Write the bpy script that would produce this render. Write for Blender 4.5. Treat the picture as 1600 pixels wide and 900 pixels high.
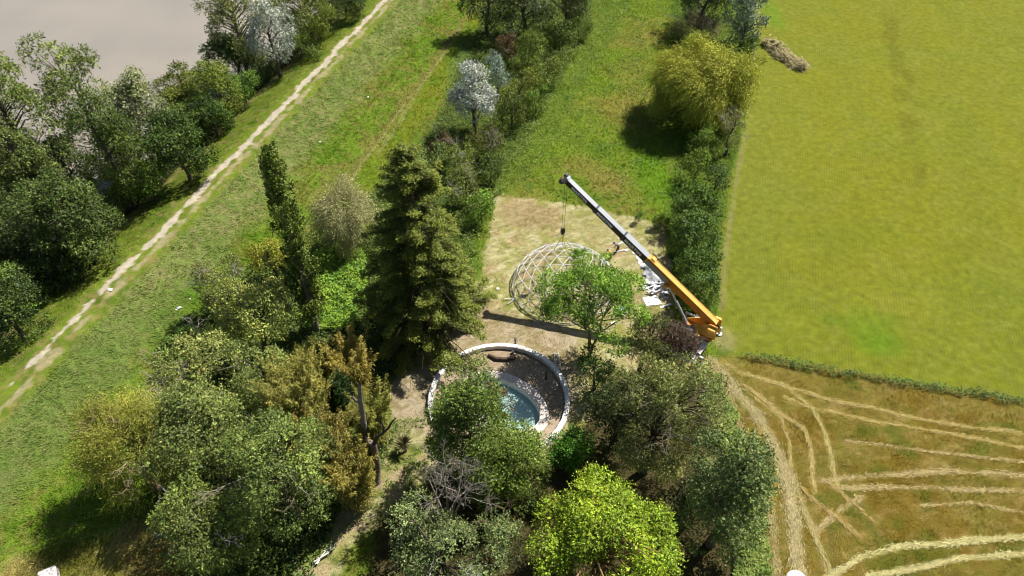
import bpy, bmesh, math
import numpy as np
from mathutils import Vector, Matrix, Euler

for o in list(bpy.data.objects): bpy.data.objects.remove(o)
S = bpy.context.scene
COL = S.collection
# ------------------------------------------------------------------ camera
H = 55.0; DEP = math.radians(45.5); F = 1080.0
cd, sd_ = math.cos(DEP), math.sin(DEP)
cam = bpy.data.cameras.new('camera'); cam.sensor_width = 36; cam.lens = F/1600*36
cam.clip_start = 0.5; cam.clip_end = 6000
camo = bpy.data.objects.new('camera', cam); COL.objects.link(camo)
camo.location = (0, 0, H); camo.rotation_euler = (math.pi/2-DEP, 0, 0)
S.camera = camo
# ------------------------------------------------------------------ light
SUN_EL = math.radians(54); SUN_AZ = math.radians(36)      # azimuth from +x towards +y
sv = Vector((math.cos(SUN_EL)*math.cos(SUN_AZ), math.cos(SUN_EL)*math.sin(SUN_AZ), math.sin(SUN_EL)))
w = bpy.data.worlds.new("World"); S.world = w; w.use_nodes = True
nt = w.node_tree; bg = nt.nodes['Background']
sky = nt.nodes.new('ShaderNodeTexSky'); sky.sky_type = 'NISHITA'; sky.sun_disc = False
sky.sun_elevation = SUN_EL; sky.sun_rotation = math.pi/2-SUN_AZ
sky.air_density = 1.0; sky.dust_density = 1.0
nt.links.new(sky.outputs[0], bg.inputs[0]); bg.inputs[1].default_value = 0.05
sl = bpy.data.lights.new('sun', 'SUN'); sl.energy = 4.6; sl.angle = math.radians(0.5); sl.color = (1, .95, .86)
so = bpy.data.objects.new('sun', sl); COL.objects.link(so)
so.rotation_euler = sv.to_track_quat('Z', 'Y').to_euler(); so.location = (40, 30, 80)
S.view_settings.view_transform = 'Standard'; S.view_settings.look = 'None'
S.view_settings.gamma = 1; S.view_settings.use_curve_mapping = False
S.view_settings.exposure = 0.75
S.render.engine = 'CYCLES'
S.cycles.max_bounces = 5; S.cycles.transparent_max_bounces = 8; S.cycles.diffuse_bounces = 1
S.cycles.filter_width = 1.05; S.cycles.glossy_bounces = 2; S.cycles.transmission_bounces = 4
KG = 2.05      # brightness of a sunlit level surface of albedo 1 in the photograph's exposure
KL = 1.3
LEAF_TINT = np.array([1.24, 1.17, .72])

# ------------------------------------------------------------------ basic helpers
def lin(c):
    c = np.asarray(c, float)/255.0
    return np.where(c <= .04045, c/12.92, ((c+.055)/1.055)**2.4)
def A(*c): return lin(c)/KG
def W(px, py, z=0.0):
    u = (px-800)/F; v = (450-py)/F
    t = (H-z)/(sd_-v*cd)
    return np.array([t*u, t*(cd+v*sd_), z])
RNG = np.random.default_rng(7)
def mk(name, parent=None, data=None):
    o = bpy.data.objects.new(name, data); COL.objects.link(o)
    if parent is not None: o.parent = parent
    return o
def tag(o, label=None, cat=None, group=None, kind=None):
    if label: o['label'] = label
    if cat: o['category'] = cat
    if group: o['group'] = group
    if kind: o['kind'] = kind
    return o
def thing(name, label, cat, loc=(0, 0, 0), rz=0, group=None):
    o = mk(name); o.location = [float(v) for v in loc]; o.rotation_euler = (0, 0, rz); o.empty_display_size = .3
    return tag(o, label, cat, group)

def mesh_np(name, V, Q, mat, parent=None, col=None, smooth=False):
    """V (n,3); Q (m,k) all faces of k corners (or list of such arrays); col (n,3)."""
    V = np.asarray(V, np.float32)
    Qs = [np.asarray(Q)]
    Qs = [np.asarray(q, np.int32) for q in Qs if len(q)]
    me = bpy.data.meshes.new(name)
    me.vertices.add(len(V)); me.vertices.foreach_set('co', V.ravel())
    loops = np.concatenate([q.ravel() for q in Qs]); me.loops.add(len(loops))
    me.loops.foreach_set('vertex_index', loops)
    tot = np.concatenate([np.full(len(q), q.shape[1], np.int32) for q in Qs])
    st = np.concatenate([[0], np.cumsum(tot)[:-1]]).astype(np.int32)
    me.polygons.add(len(tot)); me.polygons.foreach_set('loop_start', st)
    try: me.polygons.foreach_set('loop_total', tot)
    except Exception: pass
    if smooth: me.polygons.foreach_set('use_smooth', np.ones(len(tot), bool))
    me.update(calc_edges=True)
    if col is not None:
        a = me.color_attributes.new('Col', 'FLOAT_COLOR', 'POINT')
        c = np.ones((len(V), 4), np.float32); c[:, :3] = col
        a.data.foreach_set('color', c.ravel())
    me.materials.append(mat)
    return mk(name, parent, me)

# ------------------------------------------------------------------ materials
def newmat(name):
    m = bpy.data.materials.new(name); m.use_nodes = True
    n = m.node_tree; n.nodes.clear(); out = n.nodes.new('ShaderNodeOutputMaterial')
    return m, n, out
def prin(name, c, rough=.6, metal=0, spec=.4, noise=0, nscale=8, bump=0, c2=None):
    m, n, out = newmat(name)
    p = n.nodes.new('ShaderNodeBsdfPrincipled')
    p.inputs['Roughness'].default_value = rough; p.inputs['Metallic'].default_value = metal
    p.inputs['Specular IOR Level'].default_value = spec
    n.links.new(p.outputs[0], out.inputs[0])
    p.inputs['Base Color'].default_value = (*c, 1)
    if noise or c2 is not None:
        tc = n.nodes.new('ShaderNodeTexCoord'); nz = n.nodes.new('ShaderNodeTexNoise')
        nz.inputs['Scale'].default_value = nscale; nz.inputs['Detail'].default_value = 6
        n.links.new(tc.outputs['Object'], nz.inputs['Vector'])
        r = n.nodes.new('ShaderNodeValToRGB'); r.color_ramp.elements[0].position = .35; r.color_ramp.elements[1].position = .65
        a = np.array(c)*(1-noise); b = np.array(c2 if c2 is not None else c)*(1+noise)
        r.color_ramp.elements[0].color = (*a, 1); r.color_ramp.elements[1].color = (*np.minimum(b, 1), 1)
        n.links.new(nz.outputs[0], r.inputs[0]); n.links.new(r.outputs[0], p.inputs['Base Color'])
        if bump:
            b_ = n.nodes.new('ShaderNodeBump'); b_.inputs['Strength'].default_value = bump; b_.inputs['Distance'].default_value = .05
            n.links.new(nz.outputs[0], b_.inputs['Height']); n.links.new(b_.outputs[0], p.inputs['Normal'])
    return m
def mat_ground(name, fine=9.0, lo=.55, hi=1.5, bumpd=.12, rows=0.0, streak=None):
    m, n, out = newmat(name); L = n.links.new
    p = n.nodes.new('ShaderNodeBsdfPrincipled'); p.inputs['Roughness'].default_value = .95; p.inputs['Specular IOR Level'].default_value = .08
    at = n.nodes.new('ShaderNodeAttribute'); at.attribute_name = 'Col'
    tc = n.nodes.new('ShaderNodeTexCoord')
    mp = n.nodes.new('ShaderNodeMapping'); L(tc.outputs['Object'], mp.inputs[0])
    if streak: mp.inputs['Rotation'].default_value = (0, 0, streak[0]); mp.inputs['Scale'].default_value = (streak[1], 1, 1)
    n1 = n.nodes.new('ShaderNodeTexNoise'); n1.inputs['Scale'].default_value = fine; n1.inputs['Detail'].default_value = 4; n1.inputs['Roughness'].default_value = .65
    n2 = n.nodes.new('ShaderNodeTexNoise'); n2.inputs['Scale'].default_value = fine*.16; n2.inputs['Detail'].default_value = 5; n2.inputs['Roughness'].default_value = .6
    L(mp.outputs[0], n1.inputs['Vector']); L(tc.outputs['Object'], n2.inputs['Vector'])
    mr = n.nodes.new('ShaderNodeMapRange'); mr.inputs[1].default_value = .32; mr.inputs[2].default_value = .68
    mr.inputs[3].default_value = lo; mr.inputs[4].default_value = hi; L(n1.outputs[0], mr.inputs[0])
    mr2 = n.nodes.new('ShaderNodeMapRange'); mr2.inputs[1].default_value = .3; mr2.inputs[2].default_value = .7
    mr2.inputs[3].default_value = .82; mr2.inputs[4].default_value = 1.18; L(n2.outputs[0], mr2.inputs[0])
    mu = n.nodes.new('ShaderNodeMath'); mu.operation = 'MULTIPLY'; L(mr.outputs[0], mu.inputs[0]); L(mr2.outputs[0], mu.inputs[1])
    fac = mu.outputs[0]; height = n1.outputs[0]
    if rows:
        mp2 = n.nodes.new('ShaderNodeMapping'); mp2.inputs['Rotation'].default_value = (0, 0, math.radians(16.8)); L(tc.outputs['Object'], mp2.inputs[0])
        wv = n.nodes.new('ShaderNodeTexWave'); wv.wave_type = 'BANDS'; wv.bands_direction = 'X'
        wv.inputs['Scale'].default_value = 1.0; wv.inputs['Distortion'].default_value = .5; wv.inputs['Detail'].default_value = 2; wv.inputs['Detail Scale'].default_value = 1.5
        L(mp2.outputs[0], wv.inputs[0])
        n3 = n.nodes.new('ShaderNodeTexNoise'); n3.inputs['Scale'].default_value = .22; L(tc.outputs['Object'], n3.inputs['Vector'])
        m3 = n.nodes.new('ShaderNodeMapRange'); m3.inputs[1].default_value = .35; m3.inputs[2].default_value = .65; m3.inputs[3].default_value = 0; m3.inputs[4].default_value = rows; L(n3.outputs[0], m3.inputs[0])
        iv = n.nodes.new('ShaderNodeMath'); iv.operation = 'POWER'; L(wv.outputs['Fac'], iv.inputs[0]); iv.inputs[1].default_value = 3
        m4 = n.nodes.new('ShaderNodeMath'); m4.operation = 'MULTIPLY'; L(iv.outputs[0], m4.inputs[0]); L(m3.outputs[0], m4.inputs[1])
        m5 = n.nodes.new('ShaderNodeMath'); m5.operation = 'SUBTRACT'; m5.inputs[0].default_value = 1; L(m4.outputs[0], m5.inputs[1])
        m6 = n.nodes.new('ShaderNodeMath'); m6.operation = 'MULTIPLY'; L(fac, m6.inputs[0]); L(m5.outputs[0], m6.inputs[1]); fac = m6.outputs[0]
    vm = n.nodes.new('ShaderNodeVectorMath'); vm.operation = 'SCALE'; L(at.outputs['Color'], vm.inputs[0]); L(fac, vm.inputs['Scale'])
    L(vm.outputs[0], p.inputs['Base Color'])
    b = n.nodes.new('ShaderNodeBump'); b.inputs['Strength'].default_value = .9; b.inputs['Distance'].default_value = bumpd
    L(height, b.inputs['Height']); L(b.outputs[0], p.inputs['Normal'])
    L(p.outputs[0], out.inputs[0]); return m
def mat_leaf(name, trans=.3, gloss=.06, rough=.45):
    m, n, out = newmat(name); L = n.links.new
    at = n.nodes.new('ShaderNodeAttribute'); at.attribute_name = 'Col'
    d = n.nodes.new('ShaderNodeBsdfDiffuse'); t = n.nodes.new('ShaderNodeBsdfTranslucent'); g = n.nodes.new('ShaderNodeBsdfGlossy')
    L(at.outputs['Color'], d.inputs[0])
    vm = n.nodes.new('ShaderNodeVectorMath'); vm.operation = 'MULTIPLY'; vm.inputs[1].default_value = (1.15, 1.2, .6)
    L(at.outputs['Color'], vm.inputs[0]); L(vm.outputs[0], t.inputs[0])
    g.inputs['Roughness'].default_value = rough; g.inputs['Color'].default_value = (.9, .95, 1, 1)
    m1 = n.nodes.new('ShaderNodeMixShader'); m1.inputs[0].default_value = trans; L(d.outputs[0], m1.inputs[1]); L(t.outputs[0], m1.inputs[2])
    m2 = n.nodes.new('ShaderNodeMixShader'); m2.inputs[0].default_value = gloss; L(m1.outputs[0], m2.inputs[1]); L(g.outputs[0], m2.inputs[2])
    L(m2.outputs[0], out.inputs[0]); return m
M_leaf = mat_leaf('leaf', .2, .03, .65); M_gloss = mat_leaf('glossy_leaf', .15, .06, .6); M_grass = mat_leaf('grass_blade', .3, .01, .7)
def mat_bark():
    m, n, out = newmat('bark'); L = n.links.new
    p = n.nodes.new('ShaderNodeBsdfPrincipled'); p.inputs['Roughness'].default_value = .9
    at = n.nodes.new('ShaderNodeAttribute'); at.attribute_name = 'Col'; tc = n.nodes.new('ShaderNodeTexCoord')
    nz = n.nodes.new('ShaderNodeTexNoise'); nz.inputs['Scale'].default_value = 5; nz.inputs['Detail'].default_value = 5; L(tc.outputs['Object'], nz.inputs['Vector'])
    mr = n.nodes.new('ShaderNodeMapRange'); mr.inputs[1].default_value = .3; mr.inputs[2].default_value = .7; mr.inputs[3].default_value = .6; mr.inputs[4].default_value = 1.35; L(nz.outputs[0], mr.inputs[0])
    vm = n.nodes.new('ShaderNodeVectorMath'); vm.operation = 'SCALE'; L(at.outputs['Color'], vm.inputs[0]); L(mr.outputs[0], vm.inputs['Scale']); L(vm.outputs[0], p.inputs['Base Color'])
    b = n.nodes.new('ShaderNodeBump'); b.inputs['Distance'].default_value = .06; L(nz.outputs[0], b.inputs['Height']); L(b.outputs[0], p.inputs['Normal'])
    L(p.outputs[0], out.inputs[0]); return m
M_bark = mat_bark()

# ------------------------------------------------------------------ noise and masks
def _h(xi, yi, seed):
    h = (xi.astype(np.int64)*374761393 + yi.astype(np.int64)*668265263 + seed*974711) & 0xffffffff
    h = ((h ^ (h >> 13))*1274126177) & 0xffffffff
    return ((h ^ (h >> 16)) & 0xffff)/65535.0
def vn(x, y, seed=0):
    xi = np.floor(x); yi = np.floor(y); fx = x-xi; fy = y-yi
    fx = fx*fx*(3-2*fx); fy = fy*fy*(3-2*fy)
    a = _h(xi, yi, seed); b = _h(xi+1, yi, seed); c = _h(xi, yi+1, seed); d = _h(xi+1, yi+1, seed)
    return (a*(1-fx)+b*fx)*(1-fy)+(c*(1-fx)+d*fx)*fy
def fbm(x, y, f, o=4, seed=0):
    r = 0; a = .5; t = 0
    for i in range(o):
        r = r+a*vn(x*f+13.7*i, y*f-7.1*i, seed+i); t += a; a *= .55; f *= 2.03
    return r/t
def sstep(x, a, b):
    t = np.clip((x-a)/(b-a), 0, 1); return t*t*(3-2*t)
def seg_dist(x, y, P, closed):
    d = np.full(x.shape, 1e9); n = len(P)
    for i in range(n if closed else n-1):
        a = P[i]; b = P[(i+1) % n]; ab = b-a
        t = np.clip(((x-a[0])*ab[0]+(y-a[1])*ab[1])/(ab@ab+1e-9), 0, 1)
        d = np.minimum(d, (x-a[0]-t*ab[0])**2+(y-a[1]-t*ab[1])**2)
    return np.sqrt(d)
def poly_sd(x, y, P):
    """signed distance, negative inside"""
    d = seg_dist(x, y, P, True); ins = np.zeros(x.shape, bool); n = len(P)
    for i in range(n):
        a = P[i]; b = P[(i+1) % n]
        if a[1] == b[1]: continue
        c = ((a[1] > y) != (b[1] > y)) & (x < (b[0]-a[0])*(y-a[1])/(b[1]-a[1])+a[0])
        ins ^= c
    return np.where(ins, -d, d)
def WP(pts, z=0): return [W(p[0], p[1], z)[:2] for p in pts]

# ------------------------------------------------------------------ terrain
_pp = np.array([W(*p, 2.5)[:2] for p in [(0, 620), (75, 540), (150, 465), (300, 310), (400, 205), (500, 110), (600, 0)]])
_pc = np.polyfit(_pp[:, 1], _pp[:, 0], 2)
def path_x(y):
    yc = np.clip(y, 5, 160); sl_ = 2*_pc[0]*yc+_pc[1]
    return np.polyval(_pc, yc)+(y-yc)*sl_
def levee_s(x, y):
    yc = np.clip(y, 5, 160); sl_ = 2*_pc[0]*yc+_pc[1]
    return (x-path_x(y))/np.sqrt(1+sl_**2)
_ps = np.array([-400, -30, -20, -14, -11, -6.5, -2.6, -1.6, 1.8, 3.2, 7, 11, 14, 400.])
_ph = np.array([-7, -4.5, -3.4, -2.0, -0.7, 1.0, 2.3, 2.5, 2.5, 2.15, 1.1, .2, 0, 0.])
POOL_C = np.array([-.8, 38.5]); POOL_A = math.radians(143); RING_C = np.array([-1.25, 38.9]); RING_R = 6.45
def terr(x, y):
    x = np.asarray(x, float); y = np.asarray(y, float)
    s = levee_s(x, y)
    h = (np.interp(s-.35, _ps, _ph)+np.interp(s, _ps, _ph)+np.interp(s+.35, _ps, _ph))/3
    n = (fbm(x, y, .25, 3, 5)-.5)*.5+(fbm(x, y, 1.3, 2, 9)-.5)*.22
    flat = sstep(np.hypot(x-RING_C[0], y-RING_C[1]), 7.5, 11)
    rough = np.where(s > 18, .55, 1.0)*np.where(x > .3*y+8, .25, 1.0)
    return h+n*flat*rough
def tz(x, y): return float(terr(np.array([x]), np.array([y]))[0])
def Wg(px, py, dz=0):
    z = 0.
    for _ in range(6):
        p = W(px, py, z+dz); z = tz(p[0], p[1])
    return np.array([p[0], p[1], z+dz])
def pool_r(x, y):
    c, s = math.cos(POOL_A), math.sin(POOL_A); dx = x-POOL_C[0]; dy = y-POOL_C[1]
    return dx*c+dy*s, -dx*s+dy*c

# regions (outlines measured on the ground)
P_crop = np.array(WP([(1126, 470), (1131, 400), (1145, 300), (1165, 185), (1176, 90), (1184, 0)])+[(60, 170), (330, 420), (420, 60), (60, 38)]+WP([(1600, 622), (1500, 604), (1400, 590), (1300, 573), (1220, 557), (1140, 548), (1122, 530)]))
P_mown = np.array(WP([(1118, 552), (1220, 560), (1300, 576), (1400, 594), (1500, 610), (1600, 628)])+[(60, 36), (90, 5), (10, 2)]+WP([(1190, 940), (1190, 800), (1165, 700), (1140, 640), (1112, 590)]))
P_clear = np.array(WP([(778, 306), (835, 311), (905, 322), (990, 340), (1036, 353), (1044, 400), (1048, 470), (1060, 540), (960, 600), (905, 680), (850, 730), (700, 740), (640, 600), (600, 600), (690, 520), (735, 460), (757, 400)]))
P_clear2 = np.array(WP([(600, 590), (650, 560), (720, 600), (700, 700), (660, 760), (600, 800), (560, 850), (520, 930), (440, 930), (500, 850), (550, 780), (590, 740), (610, 660)]))
P_dirt = np.array(WP([(700, 490), (760, 480), (900, 515), (900, 640), (860, 700), (700, 730), (640, 660), (600, 640), (610, 590), (680, 560)]))
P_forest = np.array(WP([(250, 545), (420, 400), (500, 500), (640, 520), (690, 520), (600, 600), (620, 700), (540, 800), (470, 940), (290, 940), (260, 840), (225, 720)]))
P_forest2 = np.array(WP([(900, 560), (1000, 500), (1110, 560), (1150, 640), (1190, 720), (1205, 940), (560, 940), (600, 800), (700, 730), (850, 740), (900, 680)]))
P_straw = np.array(WP([(-40, 960), (20, 880), (90, 850), (150, 840), (260, 800), (330, 790), (350, 960)]))
P_hedge = np.array(WP([(930, -30), (925, 40), (880, 120), (840, 200), (790, 280), (745, 360), (740, 460), (690, 520), (560, 520), (490, 500), (420, 400), (500, 350), (640, 260), (700, 150), (740, 60), (760, -30)]))
P_herb = np.array(WP([(1000, -20), (960, 60), (905, 140), (860, 230), (800, 300), (760, 320), (745, 400), (725, 380), (745, 340), (790, 250), (840, 180), (885, 110), (930, 30), (935, -20)]))
P_redge = np.array(WP([(1050, -20), (1050, 80), (1070, 200), (1040, 300), (1040, 400), (1070, 500), (1118, 520), (1124, 400), (1136, 300), (1160, 180), (1172, 80), (1180, -20)]))
P_tall = np.array(WP([(720, 60), (700, 120), (690, 190), (620, 250), (560, 330), (600, 300), (700, 240), (760, 130), (760, 60)]))
WIND = [  # pale lines of cut straw on the mown field: points, width, strength, colour
 ([(1108, 556), (1150, 610), (1195, 665), (1225, 730), (1240, 800), (1250, 920)], 1.1, .85, (205, 190, 140)),
 ([(1104, 560), (1140, 625), (1168, 700), (1205, 790), (1215, 920)], .8, .6, (190, 175, 120)),
 ([(1130, 570), (1158, 584), (1224, 602), (1269, 638), (1291, 678), (1300, 722), (1307, 762)], .4, .8, (205, 190, 120)),
 ([(1160, 600), (1211, 638), (1256, 669), (1267, 700), (1269, 749), (1275, 770)], .38, .75, (205, 185, 120)),
 ([(1180, 620), (1220, 655), (1233, 691), (1233, 731)], .3, .6, (200, 180, 115)),
 ([(1180, 590), (1233, 607), (1300, 624), (1411, 651), (1600, 678)], .38, .75, (205, 185, 115)),
 ([(1224, 620), (1269, 638), (1349, 655), (1455, 673), (1600, 700)], .36, .75, (205, 185, 115)),
 ([(1278, 753), (1384, 742), (1478, 735), (1600, 744)], .45, .65, (208, 188, 132)),
 ([(1300, 762), (1411, 762), (1600, 767)], .45, .65, (208, 188, 132)),
 ([(1290, 905), (1349, 869), (1411, 855), (1500, 844), (1610, 838)], .42, 1.0, (222, 212, 150)),
 ([(1355, 905), (1420, 887), (1500, 873), (1610, 866)], .4, 1.0, (222, 212, 150)),
 ([(1235, 740), (1251, 775), (1273, 829), (1300, 905)], .45, .8, (205, 190, 130)),
 ([(1250, 760), (1273, 784), (1309, 807), (1344, 838)], .35, .6, (200, 175, 110)),
 ([(1290, 750), (1309, 767), (1371, 820)], .35, .6, (200, 175, 110)),
 ([(1278, 833), (1310, 800), (1349, 775)], .5, .5, (206, 186, 130)),
 ([(1320, 690), (1450, 705), (1600, 722)], .3, .4, (204, 184, 126)),
 ([(1440, 790), (1520, 785), (1600, 800)], .3, .4, (204, 184, 126)),
]
def extend(P, a):          # rows that leave the photograph run on over the field
    if a[-1][0] >= 1600 or a[-1][1] > 899: P = np.vstack([P, P[-1]+(P[-1]-P[-2])/np.linalg.norm(P[-1]-P[-2])*(30 if a[-1][0] >= 1600 else 12)])
    return P
WINDW = [(extend(np.array(WP(a)), a), b, c, A(*d)) for a, b, c, d in WIND]
TRACKS = [(np.array(WP([(640, 150), (600, 210), (560, 265), (520, 330), (480, 385)])), .25), (np.array(WP([(720, 45), (690, 90), (660, 130), (625, 190), (590, 240)])), .3)]
BLOBS = [  # bright or dark patches of vegetation: centre px, radii in metres, colour, strength
 ((1022, 275), 3.2, 7.5, (112, 165, 22), .85), ((1360, 515), 3.0, 4.0, (118, 160, 34), .6), ((1385, 540), 3.0, 1.8, (112, 152, 34), .45),
 ((1205, 20), 2.2, 9, (122, 164, 40), .6), ((1390, 500), 2.0, 1.5, (90, 140, 25), .5), ((1300, 500), 1.5, 1.0, (90, 140, 25), .4),
 ((950, 285), 3.0, 3.5, (185, 160, 95), .6), ((965, 170), 4.5, 5, (175, 160, 80), .4), ((1000, 60), 5, 4, (180, 160, 90), .4),
 ((910, 260), 3.5, 3, (180, 155, 90), .45), ((830, 340), 5.0, 3.2, (190, 165, 120), .7), ((925, 350), 4, 2.5, (200, 190, 130), .6),
 ((300, 500), 5, 6, (105, 150, 35), .4), ((330, 460), 3, 4, (95, 150, 30), .5), ((990, 480), 3, 3, (175, 150, 110), .5), ((1130, 530), 1.6, 2, (185, 175, 120), .7), ((1390, 480), 6, 4, (175, 172, 60), .3)]
def gcol(x, y):
    """base colour (albedo) of what grows or lies at (x, y)"""
    n1 = fbm(x, y, .11, 4, 1); n2 = fbm(x, y, .5, 4, 2); n3 = fbm(x, y, 1.9, 3, 3)
    s = levee_s(x, y)
    def mix(c, m, col):
        col = np.asarray(col); return c*(1-m[:, None])+col*m[:, None]
    c = np.ones((len(x), 3))*A(136, 162, 50)
    c = mix(c, sstep(n1+.3*n2, .55, .8), A(150, 160, 62)); c = mix(c, sstep(n2, .55, .75)*.6, A(104, 140, 45))
    c = mix(c, sstep(n3+.3*n1, .72, .9)*.7, A(180, 162, 92)); c = mix(c, sstep(n3, .62, .8)*.35, A(78, 112, 40))
    jit = (n2-.5)*1.6+(n3-.5)*.7
    def pm(P, f=.6, j=1.0): return sstep(-(poly_sd(x, y, P)+jit*j), -f/2, f/2)
    # levee: mown bank, crest, rough slope, green foot, mown strip
    strip = sstep(s+jit, -8, -7)*(1-sstep(s+jit*.6, 2.2, 3.0))
    cb = np.ones_like(c)*A(134, 156, 52); cb = mix(cb, sstep(n2, .45, .7), A(108, 138, 40)); cb = mix(cb, sstep(n3+.2*n2, .6, .85)*.8, A(166, 156, 92))
    cb = mix(cb, (1-sstep(abs(s+6.9+jit*.5), .0, .9))*.7, A(176, 162, 112))
    c = mix(c, strip, cb)
    rough = sstep(s+jit*.6, 2.0, 3.0)*(1-sstep(s+jit*2.6, 7.0, 10.5))
    cr = np.ones_like(c)*A(148, 164, 86); cr = mix(cr, sstep(fbm(x, y, .35, 3, 11), .45, .7)*.6, A(124, 152, 66)); cr = mix(cr, sstep(n3+.3*n2, .6, .85)*.6, A(178, 168, 116))
    cr = mix(cr, sstep(55-y+jit*6, 0, 12)*.6, A(126, 152, 70))
    c = mix(c, rough, cr)
    foot = sstep(s+jit*2.6, 7, 10.5)*(1-sstep(s+jit*1.5, 14.0, 15.5))
    cf = np.ones_like(c)*A(134, 166, 50); cf = mix(cf, sstep(n2, .4, .62), A(118, 152, 42)); cf = mix(cf, sstep(fbm(x, y, .3, 3, 21), .52, .68)*.8, A(150, 154, 70)); cf = mix(cf, sstep(n3+.2*n1, .6, .8)*.5, A(168, 150, 90))
    c = mix(c, foot, cf)
    lane = sstep(s+jit*.8, 14.2, 15.2)*(1-sstep(s+jit*1.2, 18.5, 20.5))*sstep(y, 50, 62)
    cl = np.ones_like(c)*A(134, 160, 44); cl = mix(cl, sstep(n2, .45, .65), A(148, 158, 50)); cl = mix(cl, sstep(n3, .6, .85)*.5, A(165, 158, 84))
    c = mix(c, lane, cl)
    c = mix(c, (1-sstep(abs(s-14.6+jit*.7), .2, 1.0))*.38*(sstep(y, 52, 60)), A(172, 148, 98))
    for P, wd in TRACKS: c = mix(c, (1-sstep(seg_dist(x, y, P, False)+jit*.2, wd*.5, wd*1.4))*.6, A(188, 182, 120))
    c = mix(c, pm(P_tall, 1.5)*.7, A(118, 142, 80))
    c = mix(c, pm(P_hedge, 1.0)*.75, A(92, 112, 48)); c = mix(c, pm(P_herb, 1.5)*.7, A(122, 152, 50)); c = mix(c, pm(P_redge, .8)*.7, A(96, 130, 42))
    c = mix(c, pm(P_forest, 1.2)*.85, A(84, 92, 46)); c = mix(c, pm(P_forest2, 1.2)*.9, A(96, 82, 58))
    # clearing and garden
    cc = np.ones_like(c)*A(196, 188, 128); cc = mix(cc, sstep(n2, .45, .62)*.8, A(166, 170, 84)); cc = mix(cc, sstep(fbm(x, y, .5, 4, 31), .52, .64)*.7, A(204, 176, 136)); cc = mix(cc, sstep(fbm(x*.6+y*.5, y*1.8-x, 1.1, 3, 32), .5, .68)*.75, A(226, 218, 168)); cc = mix(cc, sstep(n3, .6, .75)*.5, A(150, 150, 80))
    c = mix(c, pm(P_clear, .7, 1.0), cc*1.12)
    cc2 = mix(cc.copy(), sstep(n3+.3*n2, .62, .8)*.8, A(120, 140, 62)); cc2 = mix(cc2, sstep(fbm(x, y, .8, 3, 41), .56, .66)*.8, A(214, 192, 152))
    c = mix(c, pm(P_clear2, .6), cc2)
    cdt = np.ones_like(c)*A(218, 200, 168); cdt = mix(cdt, sstep(n2, .4, .65)*.8, A(204, 182, 142)); cdt = mix(cdt, sstep(n3+.3*n2, .6, .85)*.6, A(160, 146, 88))
    c = mix(c, pm(P_dirt, 1.2, .9)*.9, cdt)
    rr = np.hypot(x-RING_C[0], y-RING_C[1]); gd = np.ones_like(c)*A(228, 204, 176); gd = mix(gd, sstep(n2, .4, .65)*.7, A(204, 178, 144)); gd = mix(gd, sstep(n3, .6, .8)*.4, A(150, 136, 84))
    c = mix(c, 1-sstep(rr, 6.2, 6.6), gd)
    cs = np.ones_like(c)*A(206, 190, 116); cs = mix(cs, sstep(n2, .42, .65), A(160, 158, 72)); cs = mix(cs, sstep(n3, .5, .75)*.6, A(204, 184, 124))
    c = mix(c, pm(P_straw, 1.2, 1.2)*.9, cs)
    # crop field
    cp = np.ones_like(c)*A(158, 164, 50)
    xr = x*math.cos(-.293)+y*math.sin(-.293)
    bands = fbm(x*math.cos(.293)-y*math.sin(.293), (x*math.sin(.293)+y*math.cos(.293))*.12, .22, 4, 51)
    cp = mix(cp, sstep(bands, .42, .7)*.5, A(166, 168, 44)); cp = mix(cp, sstep(n1, .48, .62)*.35, A(146, 162, 48)); cp = mix(cp, sstep(n2+.25*n1, .62, .78)*.25, A(176, 178, 78))
    cp = mix(cp, sstep(n3, .55, .8)*.12, A(128, 146, 40)); cp = mix(cp, (1-sstep(x-.293*y, 5, 22))*.5, A(156, 168, 66))
    near = 1-sstep(y+jit*3-(x-22)*.05, 52, 56); cp = mix(cp, near*.45, A(148, 164, 48)); cp = mix(cp, near*sstep(n3, .5, .75)*.3, A(172, 174, 86))
    dk = np.array(WP([(1388, 30), (1408, 110), (1425, 190), (1432, 280)])); cp = mix(cp, (1-sstep(seg_dist(x, y, dk, False)+jit*1.5, .6, 2.0))*.55*sstep(fbm(x, y, .25, 2, 61), .35, .6), A(138, 138, 44))
    edge = np.array(WP([(1126, 480), (1131, 400), (1145, 300), (1165, 185), (1176, 90), (1184, 0)])); de = seg_dist(x, y, edge, False)
    cp = mix(cp, (1-sstep(de+jit*.35, .1, .75))*.55, A(182, 172, 118))
    mc = pm(P_crop, .4, .5); c = mix(c, mc, cp*np.array([.87, .86, .88]))
    # mown field
    cm = np.ones_like(c)*A(148, 134, 62); cm = mix(cm, sstep(n2, .42, .6)*.7, A(164, 148, 82)); cm = mix(cm, sstep(n3+.2*n1, .55, .75)*.4, A(128, 134, 52)); cm = mix(cm, sstep(fbm(x, y, .28, 3, 71), .5, .64)*.5, A(144, 116, 40))
    cm = mix(cm, sstep(fbm(x*.8, y*1.2, 1.3, 3, 81), .55, .75)*.35, A(205, 180, 125)); cm = mix(cm, sstep(fbm(x, y, .45, 2, 91), .62, .72)*.5, A(98, 120, 38))
    cm = mix(cm, (1-sstep(x-.2*y, 12.5, 16.5))*.55, A(166, 160, 84))
    for P, wd, st, co in WINDW:
        d = seg_dist(x+(n2-.5)*.5, y+(n3-.5)*.35, P, False)
        cm = mix(cm, (1-sstep(d+(n3-.5)*wd*.7, wd*.25, wd*.6))*st, co)
    mm = pm(P_mown, .6, .7); c = mix(c, mm, (cm*np.array([1.13, 1.1, .95])).clip(0, .8))
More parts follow.
